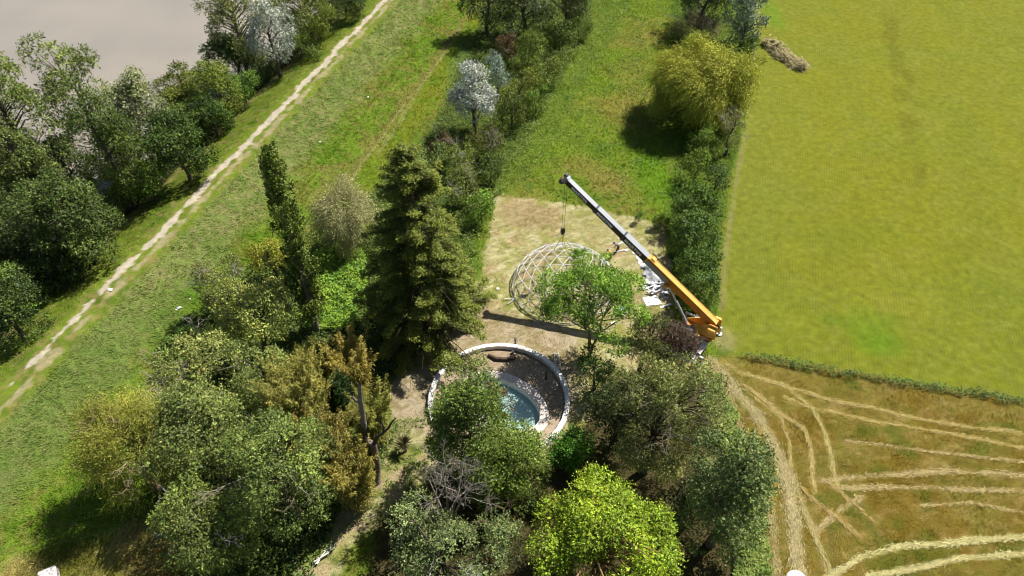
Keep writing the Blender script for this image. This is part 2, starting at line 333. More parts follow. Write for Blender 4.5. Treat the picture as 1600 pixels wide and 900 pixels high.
    for (px, py), rx, ry, co, st in BLOBS:
        q = W(px, py); d = np.hypot((x-q[0])/rx, (y-q[1])/ry)+jit*.25
        c = mix(c, (1-sstep(d, .45, 1.15))*st*(.6+.6*n2).clip(0, 1), A(*co))
    # river side soil
    c = mix(c, 1-sstep(s+jit, -8.2, -7.2), A(92, 88, 52)); c = mix(c, 1-sstep(s, -15, -13), A(120, 112, 92))
    # dirt path: main rut plus fainter second rut
    wob = (fbm(x, y, .12, 2, 101)-.5)*1.0; gap = fbm(x, y, .75, 3, 111); a_ = s+wob
    w1 = .18+.24*sstep(y, 42, 56)
    m1 = (1-sstep(abs(a_+.05)+(n3-.5)*.5+(gap-.5)*1.1, w1*.85, w1*1.2))*.95
    m2 = (1-sstep(abs(a_-1.25)+(n3-.5)*.5+(gap-.5)*1.6, .05, .45))*.75
    c = mix(c, m1, A(236, 222, 200)); c = mix(c, m2, A(206, 190, 150))
    bs = n3*.5+n2*.5
    c = mix(c, (1-sstep(abs(a_-.65), .7, 2.1))*sstep(bs, .5, .62)*.35*(1-m1)*(1-m2), A(176, 158, 100))
    c *= (.86+.28*fbm(x, y, 2.6, 3, 121))[:, None]
    return c.clip(.004, .9)

def axis(parts):
    out = [parts[0][0]]
    for a, b, st in parts:
        n = max(1, int(round((b-a)/st))); out += list(a+(b-a)*np.arange(1, n+1)/n)
    return np.array(out)
gx = axis([(-900, -300, 60), (-300, -110, 10), (-110, -56, .9), (-56, 68, .26), (68, 112, .4), (112, 300, 10), (300, 900, 60)])
gy = axis([(-300, -20, 20), (-20, 16, 3), (16, 80, .22), (80, 140, .38), (140, 170, 1.5), (170, 320, 10), (320, 1200, 60)])
GX, GY = np.meshgrid(gx, gy); gxr, gyr = GX.ravel(), GY.ravel()
GZ = terr(gxr, gyr); GC = gcol(gxr, gyr)
nx, ny = len(gx), len(gy)
ii = (np.arange(ny-1)[:, None]*nx+np.arange(nx-1)[None, :]).ravel()
FQ = np.stack([ii, ii+1, ii+1+nx, ii+nx], 1)
fx = gxr[FQ].mean(1); fy = gyr[FQ].mean(1)
pa, pb = pool_r(fx, fy); keep = (pa/4.3)**2+(pb/2.8)**2 > 1
fs = levee_s(fx, fy)
reg = np.zeros(len(FQ), int)                                        # 0 meadow
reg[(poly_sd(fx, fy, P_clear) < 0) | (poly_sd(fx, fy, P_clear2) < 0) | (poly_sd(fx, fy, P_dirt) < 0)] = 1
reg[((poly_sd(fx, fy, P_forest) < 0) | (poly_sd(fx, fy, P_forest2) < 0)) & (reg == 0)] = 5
reg[(poly_sd(fx, fy, P_mown) < 0)] = 3
reg[(poly_sd(fx, fy, P_crop) < 0)] = 2
reg[fs < 13] = 4
reg[abs(fs-.6) < 1.5] = 6
reg[(fx > 56) & (reg == 0) & (fy < 300) & (fy > 30)] = 2
names = {0: ('meadow', 'rough green meadow between the hedges'), 1: ('clearing_ground', 'dry mown clearing and bare garden soil'), 2: ('crop_field', 'yellow green crop field with fine rows'),
         3: ('mown_field', 'brownish mown field with pale lines of cut straw'), 4: ('levee_bank', 'long grass covered river levee'), 5: ('woodland_ground', 'shaded ground beneath the trees'), 6: ('dirt_path', 'pale dirt path along the levee crest')}
gm = mat_ground('grass_ground', 9, .5, 1.5, .16); gmc = mat_ground('dry_ground', 8, .72, 1.25, .07); gmf = mat_ground('crop_ground', 7, .8, 1.2, .02, rows=.15, streak=(math.radians(16.8), 2.2))
gmm = mat_ground('mown_ground', 8, .62, 1.4, .12, streak=(math.radians(60), 1.3)); gmp = mat_ground('path_soil', 10, .85, 1.12, .03)
gmat = {0: gm, 1: gmc, 2: gmf, 3: gmm, 4: gm, 5: gmc, 6: gmp}
allV = np.stack([gxr, gyr, GZ], 1)
for r, (nm, lb) in names.items():
    q = FQ[keep & (reg == r)]
    u, inv = np.unique(q.ravel(), return_inverse=True)
    o = mesh_np(nm, allV[u], inv.reshape(-1, 4), gmat[r], None, GC[u], True)
    tag(o, lb, 'ground', kind='structure')

# river
def mat_river():
    m, n, out = newmat('river_water'); L = n.links.new
    p = n.nodes.new('ShaderNodeBsdfPrincipled'); p.inputs['Roughness'].default_value = .22
    tc = n.nodes.new('ShaderNodeTexCoord'); mp = n.nodes.new('ShaderNodeMapping'); mp.inputs['Scale'].default_value = (1, 2.2, 1); L(tc.outputs['Object'], mp.inputs[0])
    a = n.nodes.new('ShaderNodeTexNoise'); a.inputs['Scale'].default_value = 1.6; a.inputs['Detail'].default_value = 4; L(mp.outputs[0], a.inputs['Vector'])
    b = n.nodes.new('ShaderNodeTexNoise'); b.inputs['Scale'].default_value = .05; b.inputs['Detail'].default_value = 3; L(tc.outputs['Object'], b.inputs['Vector'])
    r = n.nodes.new('ShaderNodeValToRGB'); r.color_ramp.elements[0].position = .35; r.color_ramp.elements[1].position = .65
    c1, c2 = A(192, 184, 170), A(206, 196, 180); r.color_ramp.elements[0].color = (*c1, 1); r.color_ramp.elements[1].color = (*c2, 1)
    L(b.outputs[0], r.inputs[0]); L(r.outputs[0], p.inputs['Base Color'])
    bu = n.nodes.new('ShaderNodeBump'); bu.inputs['Strength'].default_value = .6; bu.inputs['Distance'].default_value = .06; L(a.outputs[0], bu.inputs['Height']); L(bu.outputs[0], p.inputs['Normal'])
    L(p.outputs[0], out.inputs[0]); return m
rv = [(path_x(y)-11.5, y) for y in np.linspace(-250, 1200, 60)]
V = [(x, y, -1.9) for x, y in rv]+[(-900, y, -1.9) for x, y in rv]
n_ = len(rv); tag(mesh_np('river', V, [[i+1, i, i+n_, i+n_+1] for i in range(n_-1)], mat_river()), 'wide murky beige grey river', 'river', kind='structure')

# ------------------------------------------------------------------ grass geometry
def blades(P, Ccol, h, wd, lean, rng, k=3):
    """k bent triangular blades per point"""
    n = len(P)*k; p = np.repeat(P, k, 0)+np.c_[rng.normal(0, .09, (n, 2)), np.zeros(n)]
    hh = np.repeat(h, k)*rng.uniform(.6, 1.2, n); a = rng.uniform(0, 2*np.pi, n)
    s = np.c_[np.cos(a), np.sin(a), np.zeros(n)]*(wd*rng.uniform(.6, 1.3, n))[:, None]
    l = np.repeat(lean, k, 0)*hh[:, None]+np.c_[rng.normal(0, .35, (n, 2))*hh[:, None], np.zeros(n)]
    tip = p+l+np.c_[np.zeros((n, 2)), hh]
    V = np.stack([p-s, p+s, tip], 1).reshape(-1, 3)
    c = np.repeat(Ccol, k, 0)*rng.uniform(.7, 1.35, (n, 1)); c = np.repeat(c, 3, 0)
    return V, c
def scatter(n, xr, yr, maskf, rng):
    x = rng.uniform(*xr, n); y = rng.uniform(*yr, n)
    m = maskf(x, y); k = rng.uniform(0, 1, n) < m
    return x[k], y[k]
def grass(name, label, n, xr, yr, maskf, h, wd, lean, k=3, gain=1.0, tint=None, seed=0):
    rng = np.random.default_rng(seed+50); x, y = scatter(n, xr, yr, maskf, rng)
    c = gcol(x, y)*gain*1.25
    if tint is not None: c = c*np.asarray(tint)
    P = np.c_[x, y, terr(x, y)-.02]
    lf = fbm(x, y, .4, 2, 33)
    le = np.c_[lean[0]+(lf-.5), lean[1]+(fbm(x, y, .4, 2, 44)-.5), np.zeros(len(x))]
    V, cc = blades(P, c, h*(.5+fbm(x, y, .6, 2, 55)), wd, le, rng, k)
    o = mesh_np(name, V, np.arange(len(V)).reshape(-1, 3), M_grass, None, cc)
    return tag(o, label, 'grass', kind='stuff')
def lev(a, b, yl=(16, 140)):
    return lambda x, y: ((levee_s(x, y) > a) & (levee_s(x, y) < b) & (fbm(x, y, 1.5, 2, 66) > .3) & (abs(x) < y*.8+25))*1.0
grass('rough_grass', 'long grey green grass combed over the levee slope', 150000, (-58, 0), (18, 138), lev(2.6, 10.5), .22, .04, (-.5, -.6), 3, gain=1.3, seed=1)
grass('meadow_grass', 'grass and weeds growing in the meadow between the hedges', 150000, (-45, 46), (18, 136),
      lambda x, y: ((levee_s(x, y) > 10) & (poly_sd(x, y, P_crop) > .3) & (poly_sd(x, y, P_mown) > .3) & (poly_sd(x, y, P_clear) > 0) & (poly_sd(x, y, P_clear2) > 0))*.75, .24, .045, (-.1, -.3), 3, gain=1.25, seed=2)
grass('mown_bank_grass', 'short grass on the river side of the levee crest', 40000, (-60, -14), (30, 138), lambda x, y: ((levee_s(x, y) > -7.5) & (levee_s(x, y) < -1.2))*.9, .14, .04, (0, -.2), 3, seed=3)
grass('field_straw', 'golden stubble and straw standing in the mown field', 110000, (12, 60), (18, 48), lambda x, y: (poly_sd(x, y, P_mown) < -.2)*.95, .1, .028, (-.2, 0), 3, gain=1.25, seed=4)
grass('clearing_hay', 'flattened dry hay lying in the clearing', 45000, (-16, 24), (22, 76), lambda x, y: ((poly_sd(x, y, P_clear) < -.1) | (poly_sd(x, y, P_clear2) < -.1))*(np.hypot(x-RING_C[0], y-RING_C[1]) > 7)*.8, .1, .035, (-.8, .5), 3, gain=1.0, seed=5)
grass('dry_straw_grass', 'pale flattened straw grass in the near corner by the willow', 16000, (-44, -20), (17, 31), lambda x, y: (poly_sd(x, y, P_straw) < 0)*1.0, .3, .035, (.6, .5), 4, gain=1.5, seed=6)
rg = np.random.default_rng(70); n_ = 300000; uu = np.round(rg.uniform(-16, 90, n_)/.36)*.36+rg.normal(0, .045, n_); vv = rg.uniform(30, 100, n_)
x_ = uu*.957+vv*.29; y_ = -uu*.29+vv*.957; k_ = (x_ < y_*.7+24) & (y_ < 134) & (x_ > 18) & (rg.uniform(0, 1, n_) < np.clip((88-y_)/30, 0, 1)); x_, y_ = x_[k_], y_[k_]; k_ = (poly_sd(x_, y_, P_crop) < -.3) & (fbm(x_, y_, .35, 3, 72) > .36); x_, y_ = x_[k_], y_[k_]
c_ = gcol(x_, y_)*1.35; V_, cc_ = blades(np.c_[x_, y_, terr(x_, y_)-.02], c_, np.full(len(x_), .09), .03, np.tile([0, -.1, 0], (len(x_), 1)), rg, 1)
tag(mesh_np('crop_stems', V_, np.arange(len(V_)).reshape(-1, 3), M_grass, None, cc_), 'fine yellow green crop stems standing in rows in the field', 'crop', kind='stuff')

def leafquads(P, Ax, Nn, l, wd):
    B = np.cross(Nn, Ax); B /= np.linalg.norm(B, axis=1, keepdims=True)+1e-9
    l = np.asarray(l)[:, None]/2; wd = np.asarray(wd)[:, None]/2
    V = np.stack([P-Ax*l, P+B*wd-Ax*l*.1, P+Ax*l, P-B*wd-Ax*l*.1], 1).reshape(-1, 3)
    return V
def unit(v): return v/(np.linalg.norm(v, axis=1, keepdims=True)+1e-9)
def cover(name, label, n, poly, hmax, c1, c2, leaf=.2, seed=0, dens=None, cat='ground cover', jag=2.2):
    """low leafy weeds over an area"""
    rng = np.random.default_rng(seed+500); lo = poly.min(0); hi = poly.max(0)
    x, y = scatter(n, (lo[0], hi[0]), (lo[1], hi[1]), lambda x, y: (poly_sd(x, y, poly)+(fbm(x, y, .7, 3, seed)-.5)*jag < 0)*(dens(x, y) if dens else 1.0), rng)
    hh = hmax*(.25+1.1*fbm(x, y, .8, 3, seed+3)**1.5)
    P = np.c_[x, y, terr(x, y)+hh*rng.uniform(.3, 1, len(x))]
    N = unit(np.c_[rng.normal(0, .55, (len(x), 2)), np.ones(len(x))]); Ax = unit(np.cross(N, unit(rng.normal(0, 1, (len(x), 3)))))
    t = (fbm(x, y, .9, 3, seed+7)*1.6-.3+rng.normal(0, .25, len(x))).clip(0, 1)[:, None]
    c = (A(*c1)*(1-t)+A(*c2)*t)*1.5*LEAF_TINT*rng.uniform(.7, 1.3, (len(x), 1))
    V = leafquads(P, Ax, N, leaf*rng.uniform(.7, 1.4, len(x)), leaf*.55*rng.uniform(.7, 1.4, len(x)))
    o = mesh_np(name, V, np.arange(len(V)).reshape(-1, 4), M_leaf, None, np.repeat(c, 4, 0))
    return tag(o, label, cat, kind='stuff')
cover('bramble_cover', 'bright green nettles and brambles along the meadow side of the hedge', 50000, P_herb, 1.1, (100, 130, 42), (148, 166, 70), .2, 1)
cover('hedge_undergrowth', 'mixed green undergrowth filling the hedge line', 90000, P_hedge, .9, (76, 104, 40), (126, 148, 66), .24, 2)
cover('field_edge_weeds', 'green weeds beneath the bushes at the crop field edge', 32000, P_redge, .8, (84, 108, 40), (128, 146, 62), .2, 3)
for i_, (P_, wd_, st_, co_) in enumerate(WINDW):          # rows of cut straw lying on the field
    rg = np.random.default_rng(900+i_); ln_ = np.linalg.norm(np.diff(P_, axis=0), axis=1); cu_ = np.concatenate([[0], np.cumsum(ln_)]); n_ = int(cu_[-1]*150*st_*max(wd_, .45)*1.5)
    t_ = rg.uniform(0, cu_[-1], n_); x_ = np.interp(t_, cu_, P_[:, 0]); y_ = np.interp(t_, cu_, P_[:, 1]); k_ = np.clip(np.searchsorted(cu_, t_)-1, 0, len(ln_)-1); dr_ = (np.diff(P_, axis=0)/ln_[:, None])[k_]
    dn_ = fbm(t_*.5, t_*0+i_, 1.0, 3, 7); of_ = rg.normal(0, 1, n_)*wd_*.3*(.6+.8*dn_)+(fbm(t_*.25, t_*0+i_, 1., 2, 8)-.5)*.5; kp = rg.uniform(0, 1, n_) < (dn_*2.2-.35).clip(.15, 1)
    x_ = (x_-dr_[:, 1]*of_)[kp]; y_ = (y_+dr_[:, 0]*of_)[kp]; dr_ = dr_[kp]; m_ = len(x_)
    A_ = unit(np.c_[dr_+rg.normal(0, .45, (m_, 2)), rg.normal(0, .06, m_)]); N_ = unit(rg.normal(0, .2, (m_, 3))+[0, 0, 1]); N_ = unit(N_-A_*(N_*A_).sum(1, keepdims=True))
    V_ = leafquads(np.c_[x_, y_, terr(x_, y_)+rg.uniform(.02, .09, m_)], A_, N_, rg.uniform(.2, .55, m_), rg.uniform(.025, .07, m_))
    tag(mesh_np('straw_row', V_, np.arange(len(V_)).reshape(-1, 4), M_grass, None, np.repeat(co_*1.65*rg.uniform(.65, 1.35, (m_, 1)), 4, 0)), 'row of pale cut straw curving over the mown field', 'straw', kind='stuff')
P_strip = np.array(WP([(1140, 550), (1220, 561), (1300, 575), (1400, 593), (1500, 607), (1610, 625), (1610, 636), (1500, 619), (1400, 604), (1300, 586), (1220, 571), (1150, 560)]))
cover('ditch_weeds', 'dark green strip of weeds dividing the crop field from the mown field', 22000, P_strip, .8, (66, 90, 36), (116, 134, 58), .17, 4, jag=1.0)
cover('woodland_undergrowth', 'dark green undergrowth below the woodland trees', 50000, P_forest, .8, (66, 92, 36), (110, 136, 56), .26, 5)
P_low = np.array(WP([(1090, 570), (1120, 590), (1150, 650), (1170, 710), (1196, 800), (1212, 940), (1150, 940), (1130, 720), (1095, 640)]))
cover('tall_weeds', 'soft pale green weeds between the spruce and the straw track', 22000, P_low, 1.0, (104, 138, 56), (150, 168, 96), .2, 6)
P_ivy = np.array(WP([(490, 400), (560, 395), (575, 440), (550, 520), (480, 520)]))
cover('ivy_cover', 'bright green climbing weeds between the poplar and the cedar', 12000, P_ivy, 1.6, (104, 150, 38), (150, 182, 58), .26, 7)
P_garden = np.array(WP([(600, 640), (660, 640), (680, 700), (650, 780), (590, 800), (600, 720)]))
cover('garden_weeds', 'small green weeds scattered over the bare garden soil', 5000, P_garden, .3, (96, 124, 48), (128, 150, 62), .16, 8, dens=lambda x, y: (fbm(x, y, 1.1, 2, 19) > .52)*.8)
P_bankp = np.array([(path_x(y)-15, y) for y in range(10, 141, 10)]+[(path_x(y)-7.6, y) for y in range(140, 9, -10)])
cover('riverbank_undergrowth', 'dark green undergrowth on the river bank below the levee', 110000, P_bankp, 2.2, (50, 74, 28), (92, 116, 44), .3, 9)
P_mead = np.array(WP([(940, 0), (1050, 0), (1060, 120), (1080, 240), (1040, 330), (900, 310), (800, 300), (860, 220)]))
cover('meadow_weeds', 'clumps of darker leafy weeds dotted through the meadow', 30000, P_mead, .5, (84, 124, 40), (126, 158, 56), .22, 10, dens=lambda x, y: (fbm(x, y, .55, 3, 29) > .56)*.9)

# ------------------------------------------------------------------ plants
class Wood:
    def __init__(s): s.V = []; s.Q = []; s.C = []; s.n = 0
    def tube(s, pts, rad, sides=5, col=(.12, .09, .06)):
        pts = np.asarray(pts, float); n = len(pts); rad = np.asarray(rad, float)*np.ones(n)
        t = np.gradient(pts, axis=0); t = unit(t)
        ref = np.array([.31, .87, .12]) if abs(t[0][2]) > .7 else np.array([0, 0, 1.])
        a = unit(np.cross(t, ref)); b = np.cross(t, a)
        an = np.arange(sides)*2*np.pi/sides
        ring = pts[:, None]+(a[:, None]*np.cos(an)[None, :, None]+b[:, None]*np.sin(an)[None, :, None])*rad[:, None, None]
        s.V.append(ring.reshape(-1, 3)); i = np.arange(sides); j = (i+1) % sides
        for k in range(n-1):
            s.Q.append(np.stack([i+k*sides, j+k*sides, j+(k+1)*sides, i+(k+1)*sides], 1)+s.n)
        if sides == 4: s.Q.append(np.array([[0, 1, 2, 3]])[:, ::-1]+s.n); s.Q.append(np.array([[0, 1, 2, 3]])+s.n+(n-1)*4)
        s.C.append(np.ones((n*sides, 3))*np.asarray(col)); s.n += n*sides
    def segs(s, P0, P1, R0, R1, col):
        P0 = np.asarray(P0); P1 = np.asarray(P1); n = len(P0)
        if not n: return
        t = unit(P1-P0); a = unit(np.cross(t, unit(np.random.default_rng(1).normal(0, 1, (n, 3))))); b = np.cross(t, a)
        V = []
        for P, R in ((P0, R0), (P1, R1)):
            for k in range(3):
                an = k*2*np.pi/3; V.append(P+(a*math.cos(an)+b*math.sin(an))*np.asarray(R)[:, None])
        V = np.stack(V, 1).reshape(-1, 3); base = (np.arange(n)*6)[:, None]+s.n
        for k in range(3):
            j = (k+1) % 3; s.Q.append(base+np.array([[k, j, j+3, k+3]]))
        s.V.append(V); s.C.append(np.ones((n*6, 3))*np.asarray(col)); s.n += n*6
    def build(s, name, parent, mat=None):
        return mesh_np(name, np.concatenate(s.V), np.concatenate(s.Q), mat or M_bark, parent, np.concatenate(s.C), True)
def fractal(rng, p, d, L, r, depth, segs, spread=.6, up=.1, gnarl=.25, kids=(2, 4)):
    """bare branching twigs"""
    n = 3; q = np.array(p, float); d = np.array(d, float)
    for i in range(n):
        d = d+rng.normal(0, gnarl, 3)+np.array([0, 0, up]); d /= np.linalg.norm(d)
        q2 = q+d*L/n; segs.append((q, q2, r*(1-.25*i/n*1.0), r*(1-.25*(i+1)/n))); q = q2
        if depth > 0 and i > 0 and rng.uniform() < .6:
            e = d+rng.normal(0, spread, 3); e /= np.linalg.norm(e)
            fractal(rng, q, e, L*rng.uniform(.45, .7), r*.5, depth-1, segs, spread, up, gnarl, kids)
    if depth > 0:
        for _ in range(rng.integers(*kids)):
            e = d+rng.normal(0, spread, 3); e /= np.linalg.norm(e)
            fractal(rng, q, e, L*rng.uniform(.55, .85), r*.62, depth-1, segs, spread, up, gnarl, kids)
def add_segs(wd, segs, col):
    if segs: wd.segs([s[0] for s in segs], [s[1] for s in segs], [s[2] for s in segs], [s[3] for s in segs], col)

_ES = unit(np.random.default_rng(0).normal(0, 1, (600, 3)))
def project(P):
    dz = P[:, 2]-H; f = P[:, 1]*cd-dz*sd_; up = P[:, 1]*sd_+dz*cd
    return 800+F*P[:, 0]/f, 450-F*up/f
def fit_box(box, clear, cap=1.5):
    """size and place an ellipsoid crown of the real world so that it fills an outline measured on the photograph"""
    x0, y0, x1, y1 = box; tw, th = x1-x0, y1-y0; cx, cy = (x0+x1)/2, (y0+y1)/2
    r = tw/2*.065; rz = r; zc = clear+rz
    for _ in range(40):
        p = W(cx, cy, zc); g = max(tz(p[0], p[1]), -2.2); zc = g+clear+rz; p = W(cx, cy, zc)
        qx, qy = project(p+_ES*np.array([r, r, rz])); bx0, bx1, by0, by1 = qx.min(), qx.max(), qy.min(), qy.max()
        r *= (tw/(bx1-bx0))**.8; rz = np.clip(rz*(th/(by1-by0))**.8, .45*r, cap*r)
        cx += .7*((x0+x1)/2-(bx0+bx1)/2); cy += .7*(y0-by0) if rz > .99*cap*r else .7*((y0+y1)/2-(by0+by1)/2)
    return p, r, rz, g
DK = dict(oak=((58, 80, 30), (100, 122, 56)), )
def sample_sphere(rng, n, bias=0.0):
    d = unit(rng.normal(0, 1, (n, 3))+np.array([0, 0, bias])); return d
def crown_broad(rng, rx, rz, zc, cr, fill, leaf, dens, c1, c2, flat=.8, openness=0., lean=(0, 0), c3=None, spray=5, outb=.7, narrow=.55):
    n = max(4, int(fill*(rx*rx*rz)**(2/3.)*2.15/(cr*cr)))
    d = sample_sphere(rng, n*2, .35); d = d[d[:, 2] > -.85][:n]; n = len(d)
    u = rng.uniform(0, 1, n)**.4; u = .3+.78*u
    lob = .58+.8*(vn(d[:, 0]*2.1+5, d[:, 1]*2.1+d[:, 2]*1.7, int(rng.integers(999))))
    cx = d*u[:, None]*lob[:, None]*np.array([max(rx-cr*.6, .1*rx), max(rx-cr*.6, .1*rx), max(rz-cr*.5*flat, .1*rz)])+np.array([0, 0, zc])
    cx[:, 0] += lean[0]*(cx[:, 2]-zc); cx[:, 1] += lean[1]*(cx[:, 2]-zc)
    crs = cr*rng.uniform(.6, 1.45, n)
    larea = leaf*leaf*narrow*.5
    nl = (dens*2*np.pi*crs**2/larea*.62/spray).astype(int).clip(3, 4000)
    idx = np.repeat(np.arange(n), nl); N = len(idx)
    dd = unit(rng.normal(0, 1, (N, 3))+outb*d[idx]+np.array([0, 0, .45]))
    rad = crs[idx]*(.55+.5*rng.uniform(0, 1, N)**.6)
    base = cx[idx]+dd*rad[:, None]*np.array([1, 1, flat])
    sd0 = unit(dd+rng.normal(0, .6, (N, 3)))
    I = np.repeat(np.arange(N), spray); k = np.tile(np.arange(spray), N)
    P = base[I]+sd0[I]*(k*leaf*.55)[:, None]+rng.normal(0, leaf*.28, (len(I), 3))
    Ax = unit(sd0[I]+rng.normal(0, .8, (len(I), 3))); Nn = unit(dd[I]+rng.normal(0, .38, (len(I), 3))+np.array([0, 0, .25]))
    Nn = unit(Nn-Ax*(Nn*Ax).sum(1, keepdims=True))
    sz = leaf*np.exp(rng.normal(-.03, .3, len(I))).clip(.45, 2)
    V = leafquads(P, Ax, Nn, sz, sz*narrow)
    tcl = rng.uniform(0, 1, n)[idx]; t = (.5*tcl[I]+.5*rng.uniform(0, 1, len(I)))[:, None]
    c = (lin(c1)*(1-t)+lin(c2)*t)/KL*np.exp(rng.normal(0, .3, (len(I), 1)))*(.8+.4*rng.uniform(0, 1, n)[idx][I][:, None])*(1+rng.normal(0, .07, (len(I), 3)))
    if c3 is not None:
        h = (rng.uniform(0, 1, n) < .25)[idx][I]; c[h] = lin(c3)/KL*rng.uniform(.7, 1.25, (h.sum(), 1))
    return V, np.repeat(c, 4, 0), cx
def crown_strand(rng, rx, rz, zc, ns, leaf, c1, c2, length, wind=(0, 0), cr=1.2, fill=1.0, start_up=.4, drop=.28, narrow=.28):
    n = max(4, int(fill*(rx*rx*rz)**(2/3.)*2.6/(cr*cr)))
    d = sample_sphere(rng, n, .3); d = d[d[:, 2] > -.7]; n = len(d)
    cen = d*np.array([rx, rx, rz])*(.55+.33*rng.uniform(0, 1, n))[:, None]+np.array([0, 0, zc])
    idx = rng.integers(0, n, ns); p = cen[idx]+rng.normal(0, cr*.45, (ns, 3)); v = unit(d[idx]+rng.normal(0, .45, (ns, 3))+np.array([wind[0], wind[1], start_up]))
    m = 9; out = []; ax = []; L = length*rng.uniform(.5, 1.2, ns)
    for k in range(m):
        q = p+v*(L/m)[:, None]; out.append((p+q)/2); ax.append(v); p = q
        v = unit(v+np.array([wind[0]*.25, wind[1]*.25, -drop])+rng.normal(0, .08, (ns, 3)))
    P = np.stack(out, 1).reshape(-1, 3); Ax = np.stack(ax, 1).reshape(-1, 3); I = np.repeat(np.arange(ns), m)
    P = P+rng.normal(0, leaf*.2, P.shape); Ax = unit(Ax+rng.normal(0, .25, P.shape))
    Nn = unit(rng.normal(0, .7, P.shape)+d[idx][I]*.7+np.array([0, 0, .4])); Nn = unit(Nn-Ax*(Nn*Ax).sum(1, keepdims=True))
    keepz = P[:, 2] > .05
    sz = leaf*rng.uniform(.8, 1.3, len(P)); V = leafquads(P, Ax, Nn, sz, sz*narrow)
    t = (.5*rng.uniform(0, 1, n)[idx][I]+.5*rng.uniform(0, 1, len(P)))[:, None]
    c = (lin(c1)*(1-t)+lin(c2)*t)/KL*rng.uniform(.8, 1.25, (len(P), 1))
    kk = np.repeat(keepz, 4); return V[kk], np.repeat(c, 4, 0)[kk], cen
SEED = [100]
